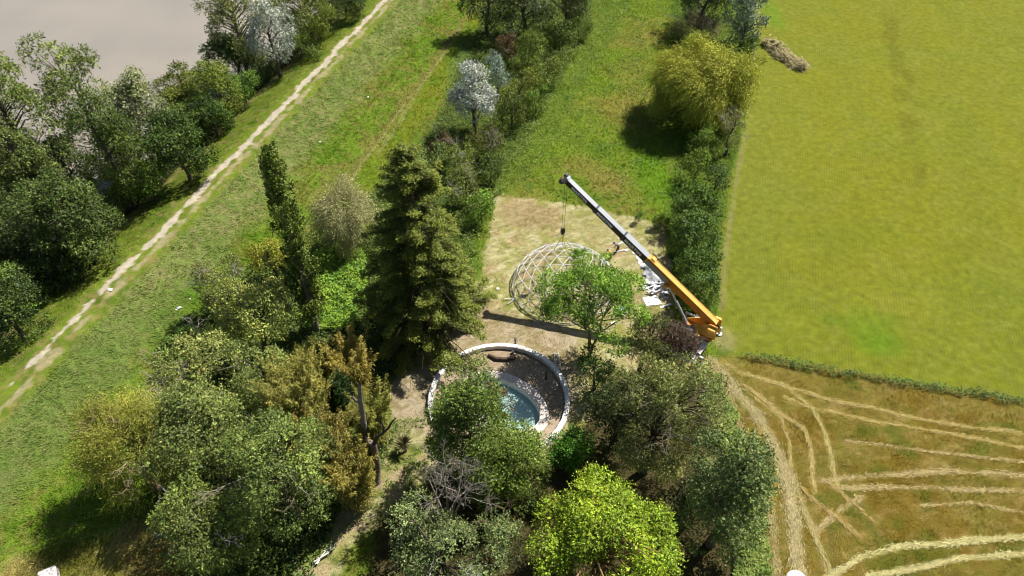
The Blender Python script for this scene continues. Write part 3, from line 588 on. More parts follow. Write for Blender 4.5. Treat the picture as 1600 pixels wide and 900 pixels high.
def plant(name, label, cat, box, clear=1., kind='broad', c1=(58, 80, 30), c2=(100, 122, 56), leaf=.28, cr=1.3, fill=1., dens=1., mat=None, group=None,
          bark=(.11, .085, .06), bare=0, bare_col=(.30, .27, .23), c3=None, length=2.2, wind=(0, 0), lean=(0, 0), limbs=True, trunk_r=None, spray=5, flat=.8, narrow=.55, crown_name=None, forks=1):
    SEED[0] += 1; rng = np.random.default_rng(SEED[0])
    fill *= 1.5 if name == 'riverside_tree' else 1.0; leaf *= .75 if name in ('woodland_tree', 'garden_tree', 'spruce', 'dark_pine', 'silver_poplar') else .85; clear = clear*.5 if name in ('riverside_tree', 'woodland_tree', 'hedge_tree') else clear
    if name == 'riverside_tree': m_ = (box[2]-box[0])*.1; box = (box[0]-m_, box[1], box[2]+m_, box[3]+8)
    p, rx, rz, g = fit_box(box, clear, {'conifer': 3., 'poplar': 9., 'bamboo': 2.2}.get(kind, 4. if name == 'cypress' else 2.0 if name in ('white_poplar', 'riverside_tree') else 1.75 if 'overhanging the left half' in label else 1.3))
    root = thing(name, label, cat, (p[0], p[1], g), 0, group)
    zc = p[2]-g; Ht = zc+rz; wd = Wood(); tr = trunk_r or max(.05, min(.45, .035*Ht)); cn = crown_name or ('foliage' if cat in ('bush', 'shrub') else 'crown')
    mat = mat or M_leaf; V = None
    if kind == 'broad':
        V, C, cen = crown_broad(rng, rx, rz, zc, cr, fill, leaf, dens, c1, c2, c3=c3, lean=lean, spray=spray, flat=flat, narrow=narrow)
    elif kind == 'strand':
        ns = int(dens*fill*rx*(rx+rz)*55); V, C, cen = crown_strand(rng, rx, rz, zc, ns, leaf, c1, c2, length, wind, cr, fill, narrow=narrow)
    elif kind == 'bamboo':
        nc = int(26*fill*max(rx, 1)); Ps, As, Ns = [], [], []; cen = []
        for i in range(nc):
            a = rng.uniform(0, 6.28); rr = rx*.55*math.sqrt(rng.uniform()); b = np.array([math.cos(a)*rr, math.sin(a)*rr, 0]); h = Ht*rng.uniform(.6, 1.02)
            o = np.array([math.cos(a), math.sin(a), 0])*rng.uniform(.1, .9)*rx+rng.normal(0, .35, 3)*[1, 1, 0]
            tt = np.linspace(0, 1, 7); pts = b+np.outer(tt, [0, 0, h])+np.outer(tt**2.2, o); pts[:, 2] -= (tt**5)*h*.08
            wd.tube(pts, np.linspace(.035, .01, 7), 3, (.30, .27, .10)); m = int(110*dens*h/6)
            u = rng.uniform(.25, 1, m); q = np.stack([np.interp(u, tt, pts[:, k]) for k in range(3)], 1); dr = unit(rng.normal(0, 1, (m, 3))*[1, 1, .3]+[0, 0, -.1])
            q = q+dr*(rng.uniform(.05, 1.0, m)*(1.2-u))[:, None]; Ps.append(q); As.append(unit(dr+np.array([0, 0, -.45])+rng.normal(0, .3, (m, 3))))
        P = np.concatenate(Ps); Ax = np.concatenate(As); Nn = unit(rng.normal(0, .7, P.shape)+[0, 0, .6]); Nn = unit(Nn-Ax*(Nn*Ax).sum(1, keepdims=True))
        sz = leaf*rng.uniform(.7, 1.3, len(P)); V = leafquads(P, Ax, Nn, sz, sz*.32); t = rng.uniform(0, 1, (len(P), 1)); blob = (vn(P[:, 0]*.9, P[:, 1]*.9+P[:, 2]*.6, 5)*1.3-.15).clip(0, 1)[:, None]; t = .5*t+.5*blob
        C = np.repeat((lin(c1)*(1-t)+lin(c2)*t)/KL*rng.uniform(.75, 1.3, (len(P), 1)), 4, 0)
    elif kind == 'conifer':
        Ps, As, Ds, cen, Tn = [], [], [], [], []; z = max(.6, clear*.7); lev_ = 0
        while z < Ht*.985:
            f = (z-clear*.7)/(Ht-clear*.7); Lm = rx*(1-f)**.6*1.35+.25; nb = 6 if f < .8 else 4
            for b in range(nb):
                a = rng.uniform(0, 6.28); Lb = Lm*rng.uniform(.55, 1.12); tt = np.linspace(0, 1, 6)
                out = np.array([math.cos(a), math.sin(a), 0]); rise = rng.uniform(.05, .3)*(1 if f < .6 else 2)
                pts = np.array([0, 0, z])+np.outer(tt*Lb, out)+np.outer(tt*rise*Lb-tt**2*.18*Lb, [0, 0, 1])
                wd.tube(pts, np.linspace(.07*(1-f)+.025, .012, 6), 3, bark); m = int(dens*(90*Lb+40))
                u = rng.uniform(.2, 1.0, m)**.75; q = np.stack([np.interp(u, tt, pts[:, k]) for k in range(3)], 1)
                sd = np.cross(out, [0, 0, 1]); wdt = (.16+.30*np.sin(np.pi*np.clip(u, 0, 1)*.85))*Lb*.75
                ck = np.round(u*Lb/.55)*1.7+b; la = np.sin(ck*7.3)*wdt*.7+rng.normal(0, .22, m)
                q = q+np.outer(la, sd)+np.c_[rng.normal(0, .09, (m, 2)), -abs(la)*.22+rng.normal(.05, .13, m)]
                Ps.append(q); As.append(unit(out*.6+np.outer(np.sign(la)*.6, sd)+rng.normal(0, .35, (m, 3))+np.array([0, 0, -.15]))); Tn.append(u)
            z += rng.uniform(.28, .5)*max(.7, Ht/22)
        P = np.concatenate(Ps); Ax = np.concatenate(As); u = np.concatenate(Tn); Nn = unit(rng.normal(0, .5, P.shape)+[0, 0, 1]); Nn = unit(Nn-Ax*(Nn*Ax).sum(1, keepdims=True))
        sz = leaf*rng.uniform(.7, 1.3, len(P)); V = leafquads(P, Ax, Nn, sz, sz*.4); t = (u**2*.6+.4*rng.uniform(0, 1, len(P)))[:, None]
        C = np.repeat((lin(c1)*(1-t)+lin(c2)*t)/KL*rng.uniform(.75, 1.3, (len(P), 1)), 4, 0)
        wd.tube([(0, 0, -.3), (0, 0, Ht*.5), (0, 0, Ht*.99)], [tr, tr*.6, .03], 7, bark)
    elif kind == 'poplar':
        n = int(70*fill); zz = rng.uniform(.06, 1, n)**.85; prof = np.sin(np.pi*np.clip(zz, 0, 1)**.8)**.6*.75+.12; a = rng.uniform(0, 6.28, n); rr = rx*prof*rng.uniform(.3, 1.0, n)
        cen = np.c_[np.cos(a)*rr+lean[0]*zz*Ht, np.sin(a)*rr+lean[1]*zz*Ht, zz*Ht*.97]
        d = unit(np.c_[np.cos(a)*.45, np.sin(a)*.45, np.ones(n)]); m = int(230*dens); I = np.repeat(np.arange(n), m); u = rng.uniform(-1, 1, len(I))
        P = cen[I]+d[I]*(u*1.25)[:, None]+rng.normal(0, .33, (len(I), 3))*(1.1-abs(u))[:, None]
        Ax = unit(d[I]+rng.normal(0, .7, P.shape)); Nn = unit(np.c_[np.cos(a[I]), np.sin(a[I]), np.full(len(I), .5)]+rng.normal(0, .5, P.shape)); Nn = unit(Nn-Ax*(Nn*Ax).sum(1, keepdims=True))
        P = P[:, :]; sz = leaf*rng.uniform(.7, 1.3, len(P)); V = leafquads(P, Ax, Nn, sz, sz*.65); t = (.4*rng.uniform(0, 1, n)[I]+.6*rng.uniform(0, 1, len(P)))[:, None]
        C = np.repeat((lin(c1)*(1-t)+lin(c2)*t)/KL*rng.uniform(.75, 1.3, (len(P), 1)), 4, 0)
        tt = np.linspace(0, 1, 8); tp = np.c_[lean[0]*tt*Ht, lean[1]*tt*Ht, tt*Ht*.96-.2]; wd.tube(tp, np.linspace(tr, .03, 8), 7, bark)
        for i in range(n):
            f = max(.02, zz[i]-.16); b0 = np.array([lean[0]*f*Ht, lean[1]*f*Ht, f*Ht*.96]); wd.tube([b0, (b0+cen[i])/2+[0, 0, -.2], cen[i]], [.05, .035, .015], 3, bark)
        limbs = False
    elif kind == 'bare':
        cen = None
    if kind in ('broad', 'strand'):
        top = zc+rz*.55; tt = np.linspace(0, 1, 6); wob = rng.normal(0, .07*min(Ht, 8), (6, 2))*tt[:, None]
        if forks == 1 or not limbs:
            tp = np.c_[wob[:, 0]+lean[0]*tt*rz, wob[:, 1]+lean[1]*tt*rz, -.3+tt*(top+.3)]; stems = [tp]
        else:
            stems = []
            for k in range(forks):
                a = 6.28*k/forks+rng.uniform(-.5, .5); o = np.array([math.cos(a), math.sin(a)])*rx*.45
                stems.append(np.c_[wob[:, 0]+o[0]*tt**1.4, wob[:, 1]+o[1]*tt**1.4, -.3+tt*(top+.3)])
        for tp in stems: wd.tube(tp, np.linspace(tr, tr*.3, 6)/math.sqrt(len(stems)), 6, bark)
        if limbs:
            for q in cen[:90]:
                tp = stems[int(rng.integers(len(stems)))]
                zt = np.clip(q[2]-.55*np.hypot(q[0], q[1])-.3, clear*.6, top*.95); b0 = np.array([np.interp(zt, tp[:, 2], tp[:, 0]), np.interp(zt, tp[:, 2], tp[:, 1]), zt])
                mid = b0*.45+q*.55+np.array([0, 0, .12*np.linalg.norm(q-b0)])+rng.normal(0, .15, 3); r0 = min(tr*.35, .03+.018*np.linalg.norm(q-b0))
                wd.tube([b0, mid, q], [r0, r0*.65, r0*.25], 4, bark)
    if kind == 'bare':
        segs = []; ns = max(3, int(7*fill))
        for i in range(ns):
            a = rng.uniform(0, 6.28); e = rng.uniform(.3, 1.1); d = np.array([math.cos(a)*math.cos(e), math.sin(a)*math.cos(e), math.sin(e)])
            fractal(rng, np.array([math.cos(a), math.sin(a), 0])*rx*.2*rng.uniform(), d, Ht*.42, .06*trunk_r if trunk_r else .04, 4, segs, .6, .03, .2, (2, 4))
        lim = np.array([rx*1.05, rx*1.05, Ht*1.02]); segs = [s for s in segs if ((s[1][0]/lim[0])**2+(s[1][1]/lim[1])**2 < 1.1) and 0 < s[1][2] < lim[2]]
        add_segs(wd, segs, bare_col); wd.build('branches', root); return root
    if V is not None and kind in ('broad', 'strand'):
        cc_ = V.reshape(-1, 4, 3).mean(1); h_ = np.percentile(np.hypot(cc_[:, 0], cc_[:, 1]), 91); t_ = np.percentile(cc_[:, 2], 96); f_ = np.clip(rx/h_*.97, .6, 1.3); fz = np.clip(Ht/t_*.98, .7, 1.25)
        V = V*np.array([f_, f_, fz])
        if kind == 'broad' or True: cen = cen*np.array([f_, f_, fz])
    if V is not None:
        if mat is M_leaf: C = C*LEAF_TINT
        mesh_np(cn, V, np.arange(len(V)).reshape(-1, 4), mat, root, C)
    wd.build('stem' if cat in ('bush', 'shrub', 'bamboo') else 'trunk', root)
    if bare:
        for i in range(bare):
            segs = []; w2 = Wood(); a = rng.uniform(0, 6.28); e = rng.uniform(.2, 1.2); d = np.array([math.cos(a)*math.cos(e), math.sin(a)*math.cos(e), math.sin(e)])
            fractal(rng, np.array([0, 0, zc])+d*np.array([rx, rx, rz])*.5, d, max(1., rx*.38), .045, 3, segs, .6, .05, .22, (2, 3))
            add_segs(w2, segs, bare_col); w2.build('dead_branch', root)
    return root
G1, G2 = (62, 84, 32), (112, 132, 60)
RV = 'trees growing on the river bank'
# --- river bank
plant('riverside_tree', 'light green tree cut by the left edge of the photo above the river', 'tree', (-70, 85, 72, 250), 3, c1=(72, 94, 38), c2=(128, 146, 74), leaf=.3, fill=.8, group=RV, cr=1.2)
plant('riverside_tree', 'airy tall tree with open crown standing out against the river', 'tree', (62, 62, 190, 300), 3, c1=(78, 98, 42), c2=(136, 152, 82), leaf=.28, fill=.55, dens=.75, group=RV, cr=1.05, bare=3, bark=(.2, .17, .13))
plant('riverside_tree', 'broad grey green tree by the left edge, below the light green one', 'tree', (-40, 180, 98, 330), 2.5, c1=(66, 88, 40), c2=(124, 140, 78), leaf=.3, group=RV)
plant('riverside_tree', 'dense tree leaning over the gap of open water', 'tree', (108, 150, 222, 310), 2, c1=(60, 84, 34), c2=(116, 136, 66), leaf=.28, group=RV, fill=1.0)
plant('riverside_tree', 'silvery leaved tree with dead black twigs on top, in the river row', 'tree', (185, 118, 265, 240), 2.5, c1=(110, 122, 96), c2=(158, 168, 140), leaf=.26, group=RV, bare=9, bare_col=(.12, .1, .09), cr=1.0)
plant('riverside_tree', 'large dark oak above the levee at the left', 'tree', (52, 275, 172, 405), 1.5, c1=(56, 78, 30), c2=(106, 126, 58), leaf=.28, fill=1.2, group=RV, cr=1.2)
plant('riverside_tree', 'dark shaded tree between the edge of the photo and the large oak', 'tree', (-40, 300, 78, 430), 1.5, c1=(56, 78, 32), c2=(108, 128, 64), leaf=.28, fill=1.1, group=RV)
plant('riverside_tree', 'dark green tree at the foot of the river row, lowest but one', 'tree', (-10, 365, 130, 460), 1, c1=(46, 68, 24), c2=(92, 114, 46), leaf=.26, fill=1.1, group=RV, cr=1.1)
plant('riverside_tree', 'lowest tree of the river row, in the left corner above the path', 'tree', (-50, 430, 58, 530), 1, c1=(48, 72, 24), c2=(98, 122, 48), leaf=.26, fill=1.1, group=RV, cr=1.1)
plant('riverside_tree', 'rounded dark green tree beside the levee strip', 'tree', (232, 176, 322, 280), .1, c1=(44, 70, 22), c2=(92, 118, 40), leaf=.28, fill=1.1, group=RV, cr=1.2)
plant('riverside_tree', 'olive yellow tree behind the rounded dark green one', 'tree', (245, 108, 322, 195), 1.5, c1=(84, 100, 36), c2=(134, 146, 60), leaf=.26, fill=1., group=RV, cr=1.1)
plant('riverside_tree', 'yellow green tree nearest the narrow river bay', 'tree', (298, 96, 372, 185), 1.2, c1=(82, 104, 30), c2=(134, 150, 52), leaf=.26, fill=1., group=RV, cr=1.1)
plant('riverside_tree', 'tall sparse grey tree with pale twigs reaching over the river', 'tree', (318, -40, 412, 110), 3, c1=(96, 110, 64), c2=(150, 158, 108), leaf=.26, fill=.65, dens=.7, group=RV, bare=8, bare_col=(.34, .31, .27), cr=1.0, bark=(.2, .17, .14))
plant('white_poplar', 'bright silver white poplar at the top of the river row', 'tree', (384, 8, 462, 112), 1.2, c1=(140, 152, 132), c2=(222, 226, 210), leaf=.28, fill=1.1, mat=M_gloss, cr=1.0)
plant('riverside_tree', 'yellowish green tree right of the silver poplar at the top', 'tree', (436, -30, 518, 68), 1.2, c1=(86, 106, 36), c2=(136, 152, 62), leaf=.28, group=RV)
plant('riverside_tree', 'dark tree cut by the top edge beside the start of the path', 'tree', (494, -50, 575, 24), .2, c1=(48, 70, 28), c2=(90, 110, 48), leaf=.28, group=RV)
plant('riverside_tree', 'dark green tree in the gap below the sparse grey tree', 'tree', (330, 52, 402, 122), .8, c1=(50, 78, 24), c2=(104, 132, 38), leaf=.26, group=RV, fill=1.1)
for bx, lb, a, b in [((-30, 235, 70, 335), 'dark crowded tree in the river row behind the left edge trees', (58, 80, 34), (112, 130, 66)),
    ((60, 215, 140, 300), 'small dark tree in the river row right below the water gap', (52, 76, 28), (104, 124, 54)),
    ((150, 190, 245, 290), 'dark tree between the silvery leaved one and the levee bushes', (56, 80, 30), (110, 130, 58)),
    ((255, 150, 345, 225), 'dark green tree standing among the olive and yellow green ones', (50, 76, 24), (102, 126, 46)),
    ((100, 305, 180, 375), 'dark tree filling the bank between the oak and the bright bush', (50, 74, 26), (98, 120, 50)),
    ((-20, 395, 60, 470), 'very dark tree at the left edge above the corner tree', (44, 64, 24), (88, 108, 44))]:
    plant('riverside_tree', lb, 'tree', bx, .6, c1=a, c2=b, leaf=.26, group=RV, cr=1.1)
RB = 'bushes along the river side of the levee'
for i, (bx, lb, a, b) in enumerate([
    ((345, 112, 412, 165), 'leafy bright bush at the edge of the levee strip below the yellow green tree', (66, 104, 28), (122, 154, 48)),
    ((300, 150, 360, 215), 'dark leafy bush on the strip edge, right of the rounded dark tree', (52, 84, 24), (100, 132, 40)),
    ((200, 255, 262, 318), 'bright leafy bush at the foot of the rounded dark tree', (74, 108, 32), (130, 158, 56)),
    ((160, 272, 218, 340), 'green bush between the oak and the levee strip', (66, 98, 30), (118, 146, 52)),
    ((112, 345, 170, 398), 'small dark bush touching the shade of the large oak', (44, 66, 22), (84, 108, 40)),
    ((30, 440, 84, 480), 'light green bush below the dark shaded trees near the left edge', (92, 126, 44), (140, 168, 70)),
    ((88, 395, 142, 440), 'dark green bush midway along the shaded strip edge', (46, 70, 24), (92, 116, 44)),
    ((440, 52, 496, 98), 'olive bush at the strip edge right of the silver poplar', (70, 94, 32), (122, 142, 56)),
    ((385, 92, 432, 128), 'low dark bush at the foot of the silver poplar', (52, 74, 30), (96, 116, 52)),
    ((480, 25, 516, 62), 'small green bush at the strip edge near the top of the photo', (70, 96, 32), (120, 144, 54))]):
    plant('riverside_bush', lb, 'bush', bx, .1, c1=a, c2=b, leaf=.26, cr=.8, fill=1.1, group=RB, limbs=False)

# --- hedge line in the middle, top
plant('hedge_tree', 'large dark tree at the top edge casting shade on the grass lane', 'tree', (716, -60, 802, 78), .3, c1=(50, 68, 34), c2=(96, 112, 58), leaf=.3, fill=1.1, cr=1.4)
plant('hedge_tree', 'dark olive tree with a pale silvery patch cut by the top edge', 'tree', (776, -60, 866, 62), .3, c1=(58, 74, 36), c2=(108, 122, 64), leaf=.3, c3=(170, 180, 160), cr=1.3)
plant('hedge_tree', 'brownish dark thorn tree at the top edge beside the open meadow', 'tree', (842, -60, 934, 52), .3, c1=(58, 68, 34), c2=(104, 112, 62), leaf=.28, cr=1.2)
plant('white_poplar', 'taller silver white poplar in the middle hedge', 'tree', (704, 98, 774, 200), .8, c1=(160, 168, 156), c2=(240, 242, 234), leaf=.28, fill=1.3, mat=M_gloss, cr=.9, group='white poplars of the middle hedge')
plant('white_poplar', 'fainter grey poplar right behind the silver white one', 'tree', (756, 84, 796, 148), .5, c1=(120, 140, 118), c2=(176, 192, 174), leaf=.24, fill=1.1, mat=M_gloss, cr=.7, group='white poplars of the middle hedge')
HB = 'bushes of the middle hedge'
for i, (bx, lb, a, b, lf) in enumerate([
    ((776, 52, 812, 92), 'reddish brown dead bush below the top hedge trees', (108, 84, 64), (140, 116, 92), .22),
    ((805, 50, 862, 108), 'pale green bush left of the thorn tree', (88, 112, 46), (138, 156, 78), .26),
    ((850, 30, 902, 84), 'mid green bush under the thorn tree', (66, 92, 32), (118, 138, 58), .26),
    ((826, 84, 882, 140), 'olive green bush on the meadow side of the hedge', (84, 104, 38), (134, 148, 62), .26),
    ((788, 110, 846, 168), 'yellow olive bush right of the grey poplar', (90, 104, 34), (140, 146, 54), .26),
    ((772, 142, 828, 204), 'dark olive bush right of the silver white poplar', (62, 82, 30), (110, 124, 50), .26),
    ((818, 138, 858, 186), 'fresh green bush on the meadow edge', (78, 112, 34), (128, 156, 56), .24),
    ((736, 196, 790, 250), 'round olive brown bush below the silver poplar', (84, 92, 46), (132, 136, 74), .24),
    ((690, 224, 744, 276), 'pale green rounded shrub left of the olive brown bush', (94, 116, 56), (146, 160, 92), .24),
    ((742, 238, 792, 290), 'dark green bush above the corner of the clearing', (58, 84, 30), (104, 128, 50), .24),
    ((640, 225, 700, 270), 'low bluish green shrub in the long grass', (92, 118, 64), (138, 156, 98), .22),
    ((700, 262, 752, 330), 'thin shrub with grey bare twigs right of the cedar top', (84, 98, 52), (134, 142, 86), .22),
    ((728, 300, 776, 352), 'bright green shrub at the left corner of the clearing', (84, 128, 34), (134, 170, 54), .24),
    ((672, 205, 712, 240), 'brown dry bush in the shade of the silver poplar', (84, 72, 50), (122, 108, 74), .22),
    ((880, 20, 930, 62), 'small leafy bush right of the thorn tree', (74, 106, 34), (124, 150, 58), .24)]):
    plant('hedge_bush', lb, 'bush', bx, .05, c1=a, c2=b, leaf=lf, cr=.75, fill=1.0, dens=.9, group=HB, limbs=False, bare=4 if 'twigs' in lb or 'brown' in lb else 0)

# --- hedge at the field edge, right
plant('hedge_tree', 'dark tree at the top edge above the dead grey brush', 'tree', (1058, -60, 1150, 52), .3, c1=(44, 66, 26), c2=(86, 106, 44), leaf=.28, cr=1.2)
plant('silver_willow', 'silvery blue green willow at the edge of the crop field', 'tree', (1132, -20, 1206, 78), 1.0, c1=(96, 118, 92), c2=(158, 174, 150), leaf=.26, mat=M_gloss, cr=.9, fill=1.1, bare=2)
plant('dead_brush', 'grey leafless brush lying beside the meadow at the top', 'bush', (1052, 22, 1122, 66), .0, c1=(110, 100, 88), c2=(160, 148, 134), leaf=.5, narrow=.1, dens=.8, fill=1., cr=.7, crown_name='branches', bare=14, bare_col=(.3, .26, .23))
EB = 'bushes of the field edge hedge'
for bx, lb, a, b in [
    ((1062, 52, 1116, 92), 'green bush below the dead grey brush', (62, 92, 30), (110, 134, 48)),
    ((1108, 58, 1158, 100), 'dark leafy bush left of the silver willow foot', (50, 76, 26), (94, 118, 42)),
    ((1146, 62, 1192, 104), 'green bush at the foot of the silver willow', (64, 92, 32), (112, 136, 50)),
    ((1072, 196, 1128, 248), 'pale leafy bush below the golden willow', (86, 120, 40), (140, 164, 74)),
    ((1066, 236, 1112, 288), 'leafy shrub on the meadow side of the sparse grey tree', (84, 116, 40), (136, 160, 74)),
    ((1100, 255, 1142, 300), 'shaded bush at the foot of the sparse grey tree', (46, 70, 24), (84, 108, 40))]:
    plant('hedge_bush', lb, 'bush', bx, .05, c1=a, c2=b, leaf=.24, cr=.75, fill=1.05, group=EB, limbs=False)
plant('golden_willow', 'large rounded golden green willow between the meadow and the crop field', 'tree', (1024, 76, 1170, 198), .3, kind='strand', c1=(122, 136, 42), c2=(206, 208, 100), leaf=.36, length=2.6, wind=(-.35, .25), cr=1.35, fill=1.3, dens=3.4, narrow=.26)
plant('sparse_tree', 'thin grey green tree with feathery twigs at the crop field edge', 'tree', (1114, 172, 1172, 296), .6, c1=(104, 116, 62), c2=(160, 166, 112), leaf=.2, fill=.9, dens=.5, cr=.8, bare=10, bare_col=(.3, .27, .2), bark=(.1, .08, .06))
BM = 'bramble mounds between the clearing and the crop field'
for bx, lb in [((1052, 292, 1128, 366), 'uppermost dark green bramble mound beside the clearing'),
               ((1042, 335, 1122, 412), 'second bramble mound from the top, bulging over the clearing'),
               ((1056, 385, 1124, 452), 'third bramble mound, right of the crane boom joint'),
               ((1066, 425, 1126, 492), 'lowest bramble mound, next to the yellow crane boom')]:
    plant('bramble_mound', lb, 'bush', bx, .0, c1=(56, 88, 30), c2=(112, 142, 58), leaf=.26, cr=.7, fill=1.6, dens=1.1, group=BM, limbs=False)
for bx, lb in [((990, 328, 1008, 348), 'tiny leafy plant at the far edge of the clearing'), ((1018, 334, 1040, 358), 'small leafy plant at the far right corner of the clearing')]:
    plant('small_plant', lb, 'plant', bx, 0, c1=(66, 100, 34), c2=(112, 144, 54), leaf=.2, cr=.3, fill=1.2, limbs=False)

# --- woodland, left and bottom
plant('golden_willow', 'yellow green weeping willow with bare orange twigs, near the bottom left corner', 'tree', (112, 622, 292, 800), 1.0, kind='strand', c1=(108, 118, 42), c2=(184, 186, 92), leaf=.27, length=2.4, wind=(-.3, .1), cr=1.5, fill=.9, dens=3.0, narrow=.26, bare=14, bare_col=(.42, .33, .2), bark=(.25, .16, .08))
WT = 'broadleaved trees of the left woodland'
plant('woodland_tree', 'pale grey green tree leaning over the grass at the wood edge', 'tree', (232, 512, 392, 650), 2, c1=(110, 126, 72), c2=(176, 184, 124), leaf=.26, group=WT, cr=1.2, bare=6, bare_col=(.4, .37, .3))
plant('woodland_tree', 'soft light green tree left of the leaning poplar foot', 'tree', (334, 438, 458, 560), 2, c1=(110, 128, 62), c2=(178, 186, 118), leaf=.26, group=WT, cr=1.1)
plant('woodland_tree', 'greyish tree with a pale twiggy top at the upper end of the wood', 'tree', (302, 408, 388, 505), 1.2, c1=(98, 110, 66), c2=(152, 158, 106), leaf=.24, group=WT, cr=1.0, bare=7, bare_col=(.45, .4, .36))
plant('woodland_tree', 'small yellow green tree left of the poplar', 'tree', (386, 372, 456, 470), 1, c1=(110, 124, 36), c2=(166, 168, 62), leaf=.24, group=WT, cr=.9)
plant('woodland_tree', 'bluish light green tree in the middle of the wood', 'tree', (352, 530, 470, 650), 2.5, c1=(114, 134, 80), c2=(166, 182, 122), leaf=.24, group=WT, cr=1.1)
plant('woodland_tree', 'big dark green tree next to the yellow weeping willow', 'tree', (226, 600, 400, 790), 3, c1=(82, 102, 50), c2=(146, 160, 98), leaf=.24, fill=1.25, group=WT, cr=1.25)
plant('woodland_tree', 'largest dark green tree of the wood, left of the dry bamboo', 'tree', (340, 645, 535, 870), 3.0, c1=(80, 104, 50), c2=(144, 162, 92), leaf=.24, fill=1.3, group=WT, cr=1.25, bare=3, bare_col=(.35, .3, .22))
plant('woodland_tree', 'dark green tree at the bottom edge of the wood', 'tree', (245, 750, 400, 925), .6, c1=(74, 96, 44), c2=(136, 152, 84), leaf=.24, fill=1.15, group=WT, cr=1.2, bare=5, bare_col=(.5, .47, .42))
plant('golden_shrub', 'brownish yellow shrub at the bottom edge below the woodland', 'shrub', (195, 850, 300, 925), .2, c1=(92, 84, 30), c2=(138, 120, 50), leaf=.24, cr=.8)
BA = 'clumps of dry bamboo between the wood and the garden'
for bx, lb, a, b in [((414, 545, 520, 690), 'straw yellow bamboo clump behind the narrow cypresses, left of them', (118, 124, 60), (178, 172, 98)),
                     ((512, 515, 584, 655), 'orange bamboo clump nearest the big cedar', (138, 130, 62), (192, 176, 98)),
                     ((455, 528, 520, 620), 'yellow bamboo clump just above the cypresses', (124, 126, 58), (182, 174, 94)),
                     ((545, 598, 612, 705), 'green gold bamboo behind the dead pollard trunk', (110, 120, 52), (164, 162, 84)),
                     ((462, 640, 548, 775), 'brownish bamboo clump beside the largest dark tree', (108, 110, 52), (166, 152, 84)),
                     ((512, 690, 590, 800), 'lowest golden bamboo clump at the foot of the dead pollard', (114, 114, 50), (172, 160, 82))]:
    plant('bamboo_clump', lb, 'bamboo', bx, .5, kind='bamboo', c1=a, c2=b, leaf=.26, fill=1.7, dens=1.8, group=BA, crown_name='foliage')
for bx, lb in [((484, 545, 526, 612), 'narrow dark cypress, the left one of two amid the bamboo'), ((520, 585, 560, 662), 'narrow dark cypress, the right one of two amid the bamboo')]:
    plant('cypress', lb, 'tree', bx, .3, c1=(30, 56, 26), c2=(66, 92, 44), leaf=.2, cr=.5, fill=2.0, dens=1.2, group='narrow cypresses', limbs=False)
plant('leaning_poplar', 'tall narrow poplar rising over the meadow at the wood edge', 'tree', (402, 232, 500, 512), .5, kind='poplar', c1=(70, 92, 36), c2=(140, 158, 78), leaf=.25, fill=1.5, dens=1.4, bark=(.16, .14, .11), lean=(.02, 0))
plant('cedar', 'huge dark green conifer with bright branch tips beside the clearing', 'tree', (560, 216, 738, 515), 1.5, kind='conifer', c1=(54, 72, 24), c2=(138, 150, 50), leaf=.27, dens=1.5, bark=(.1, .07, .05))
plant('tamarisk', 'pale beige feathery bush left of the big conifer', 'bush', (488, 290, 592, 392), .4, kind='strand', c1=(140, 144, 112), c2=(190, 190, 168), leaf=.3, length=2.2, wind=(.1, .1), cr=.9, fill=1.1, dens=1.6, narrow=.25, bare=4, bare_col=(.2, .16, .12))
plant('garden_tree', 'big dense green tree overhanging the left half of the pool', 'tree', (664, 586, 812, 818), .5, c1=(66, 92, 32), c2=(128, 150, 64), leaf=.23, fill=2.0, cr=1.1, dens=1.1)
plant('garden_tree', 'lighter green tree below the pool, joined to the big dense one', 'tree', (735, 668, 852, 820), .8, c1=(80, 112, 36), c2=(144, 168, 80), leaf=.22, fill=1.5, cr=1.0)
plant('copper_shrub', 'brownish red leaved small tree over the edge of the pool', 'tree', (752, 596, 806, 660), 5.0, c1=(108, 100, 60), c2=(156, 134, 88), leaf=.2, fill=.9, dens=.75, cr=.7)
plant('garden_tree', 'small pale green tree at the top left of the ring wall', 'tree', (690, 548, 772, 612), 2.0, c1=(84, 104, 54), c2=(142, 154, 94), leaf=.22, fill=.7, dens=.8, cr=.8, bare=3)
plant('garden_shrub', 'pale green shrub at the end of the white ring wall', 'shrub', (790, 690, 862, 770), .2, c1=(92, 116, 56), c2=(144, 160, 96), leaf=.2, cr=.7, fill=.9, limbs=False)
plant('silver_poplar', 'silvery green leaved tree at the bottom, with dead branches above it', 'tree', (585, 775, 780, 980), 2.0, c1=(72, 94, 58), c2=(150, 166, 128), leaf=.24, fill=1.1, cr=1.1, bare=2, bare_col=(.6, .57, .52))
plant('silver_poplar', 'loose silvery tree with a thick brown limb beside the lime green tree', 'tree', (744, 792, 832, 960), 1.2, c1=(78, 100, 60), c2=(146, 162, 122), leaf=.22, fill=.8, dens=.8, cr=.8, bare=3, bare_col=(.2, .14, .09))
plant('lime_tree', 'bright lime green broad tree at the bottom centre', 'tree', (826, 745, 1062, 985), 4.5, c1=(108, 140, 28), c2=(174, 198, 56), leaf=.2, fill=1.7, dens=1.2, cr=1.0, spray=6, bark=(.3, .18, .08))
plant('round_bush', 'round vivid dark green bush touching the ring wall', 'bush', (858, 670, 930, 740), .1, c1=(42, 92, 14), c2=(92, 142, 24), leaf=.2, fill=1.8, cr=.6, limbs=False)
plant('spruce', 'grey green spruce with bare lower twigs right of the pool garden', 'tree', (944, 560, 1118, 800), 2.5, c1=(86, 98, 56), c2=(156, 162, 110), leaf=.24, fill=1.5, dens=1.0, cr=.95, flat=.5, bare=12, bare_col=(.22, .19, .15), narrow=.4)
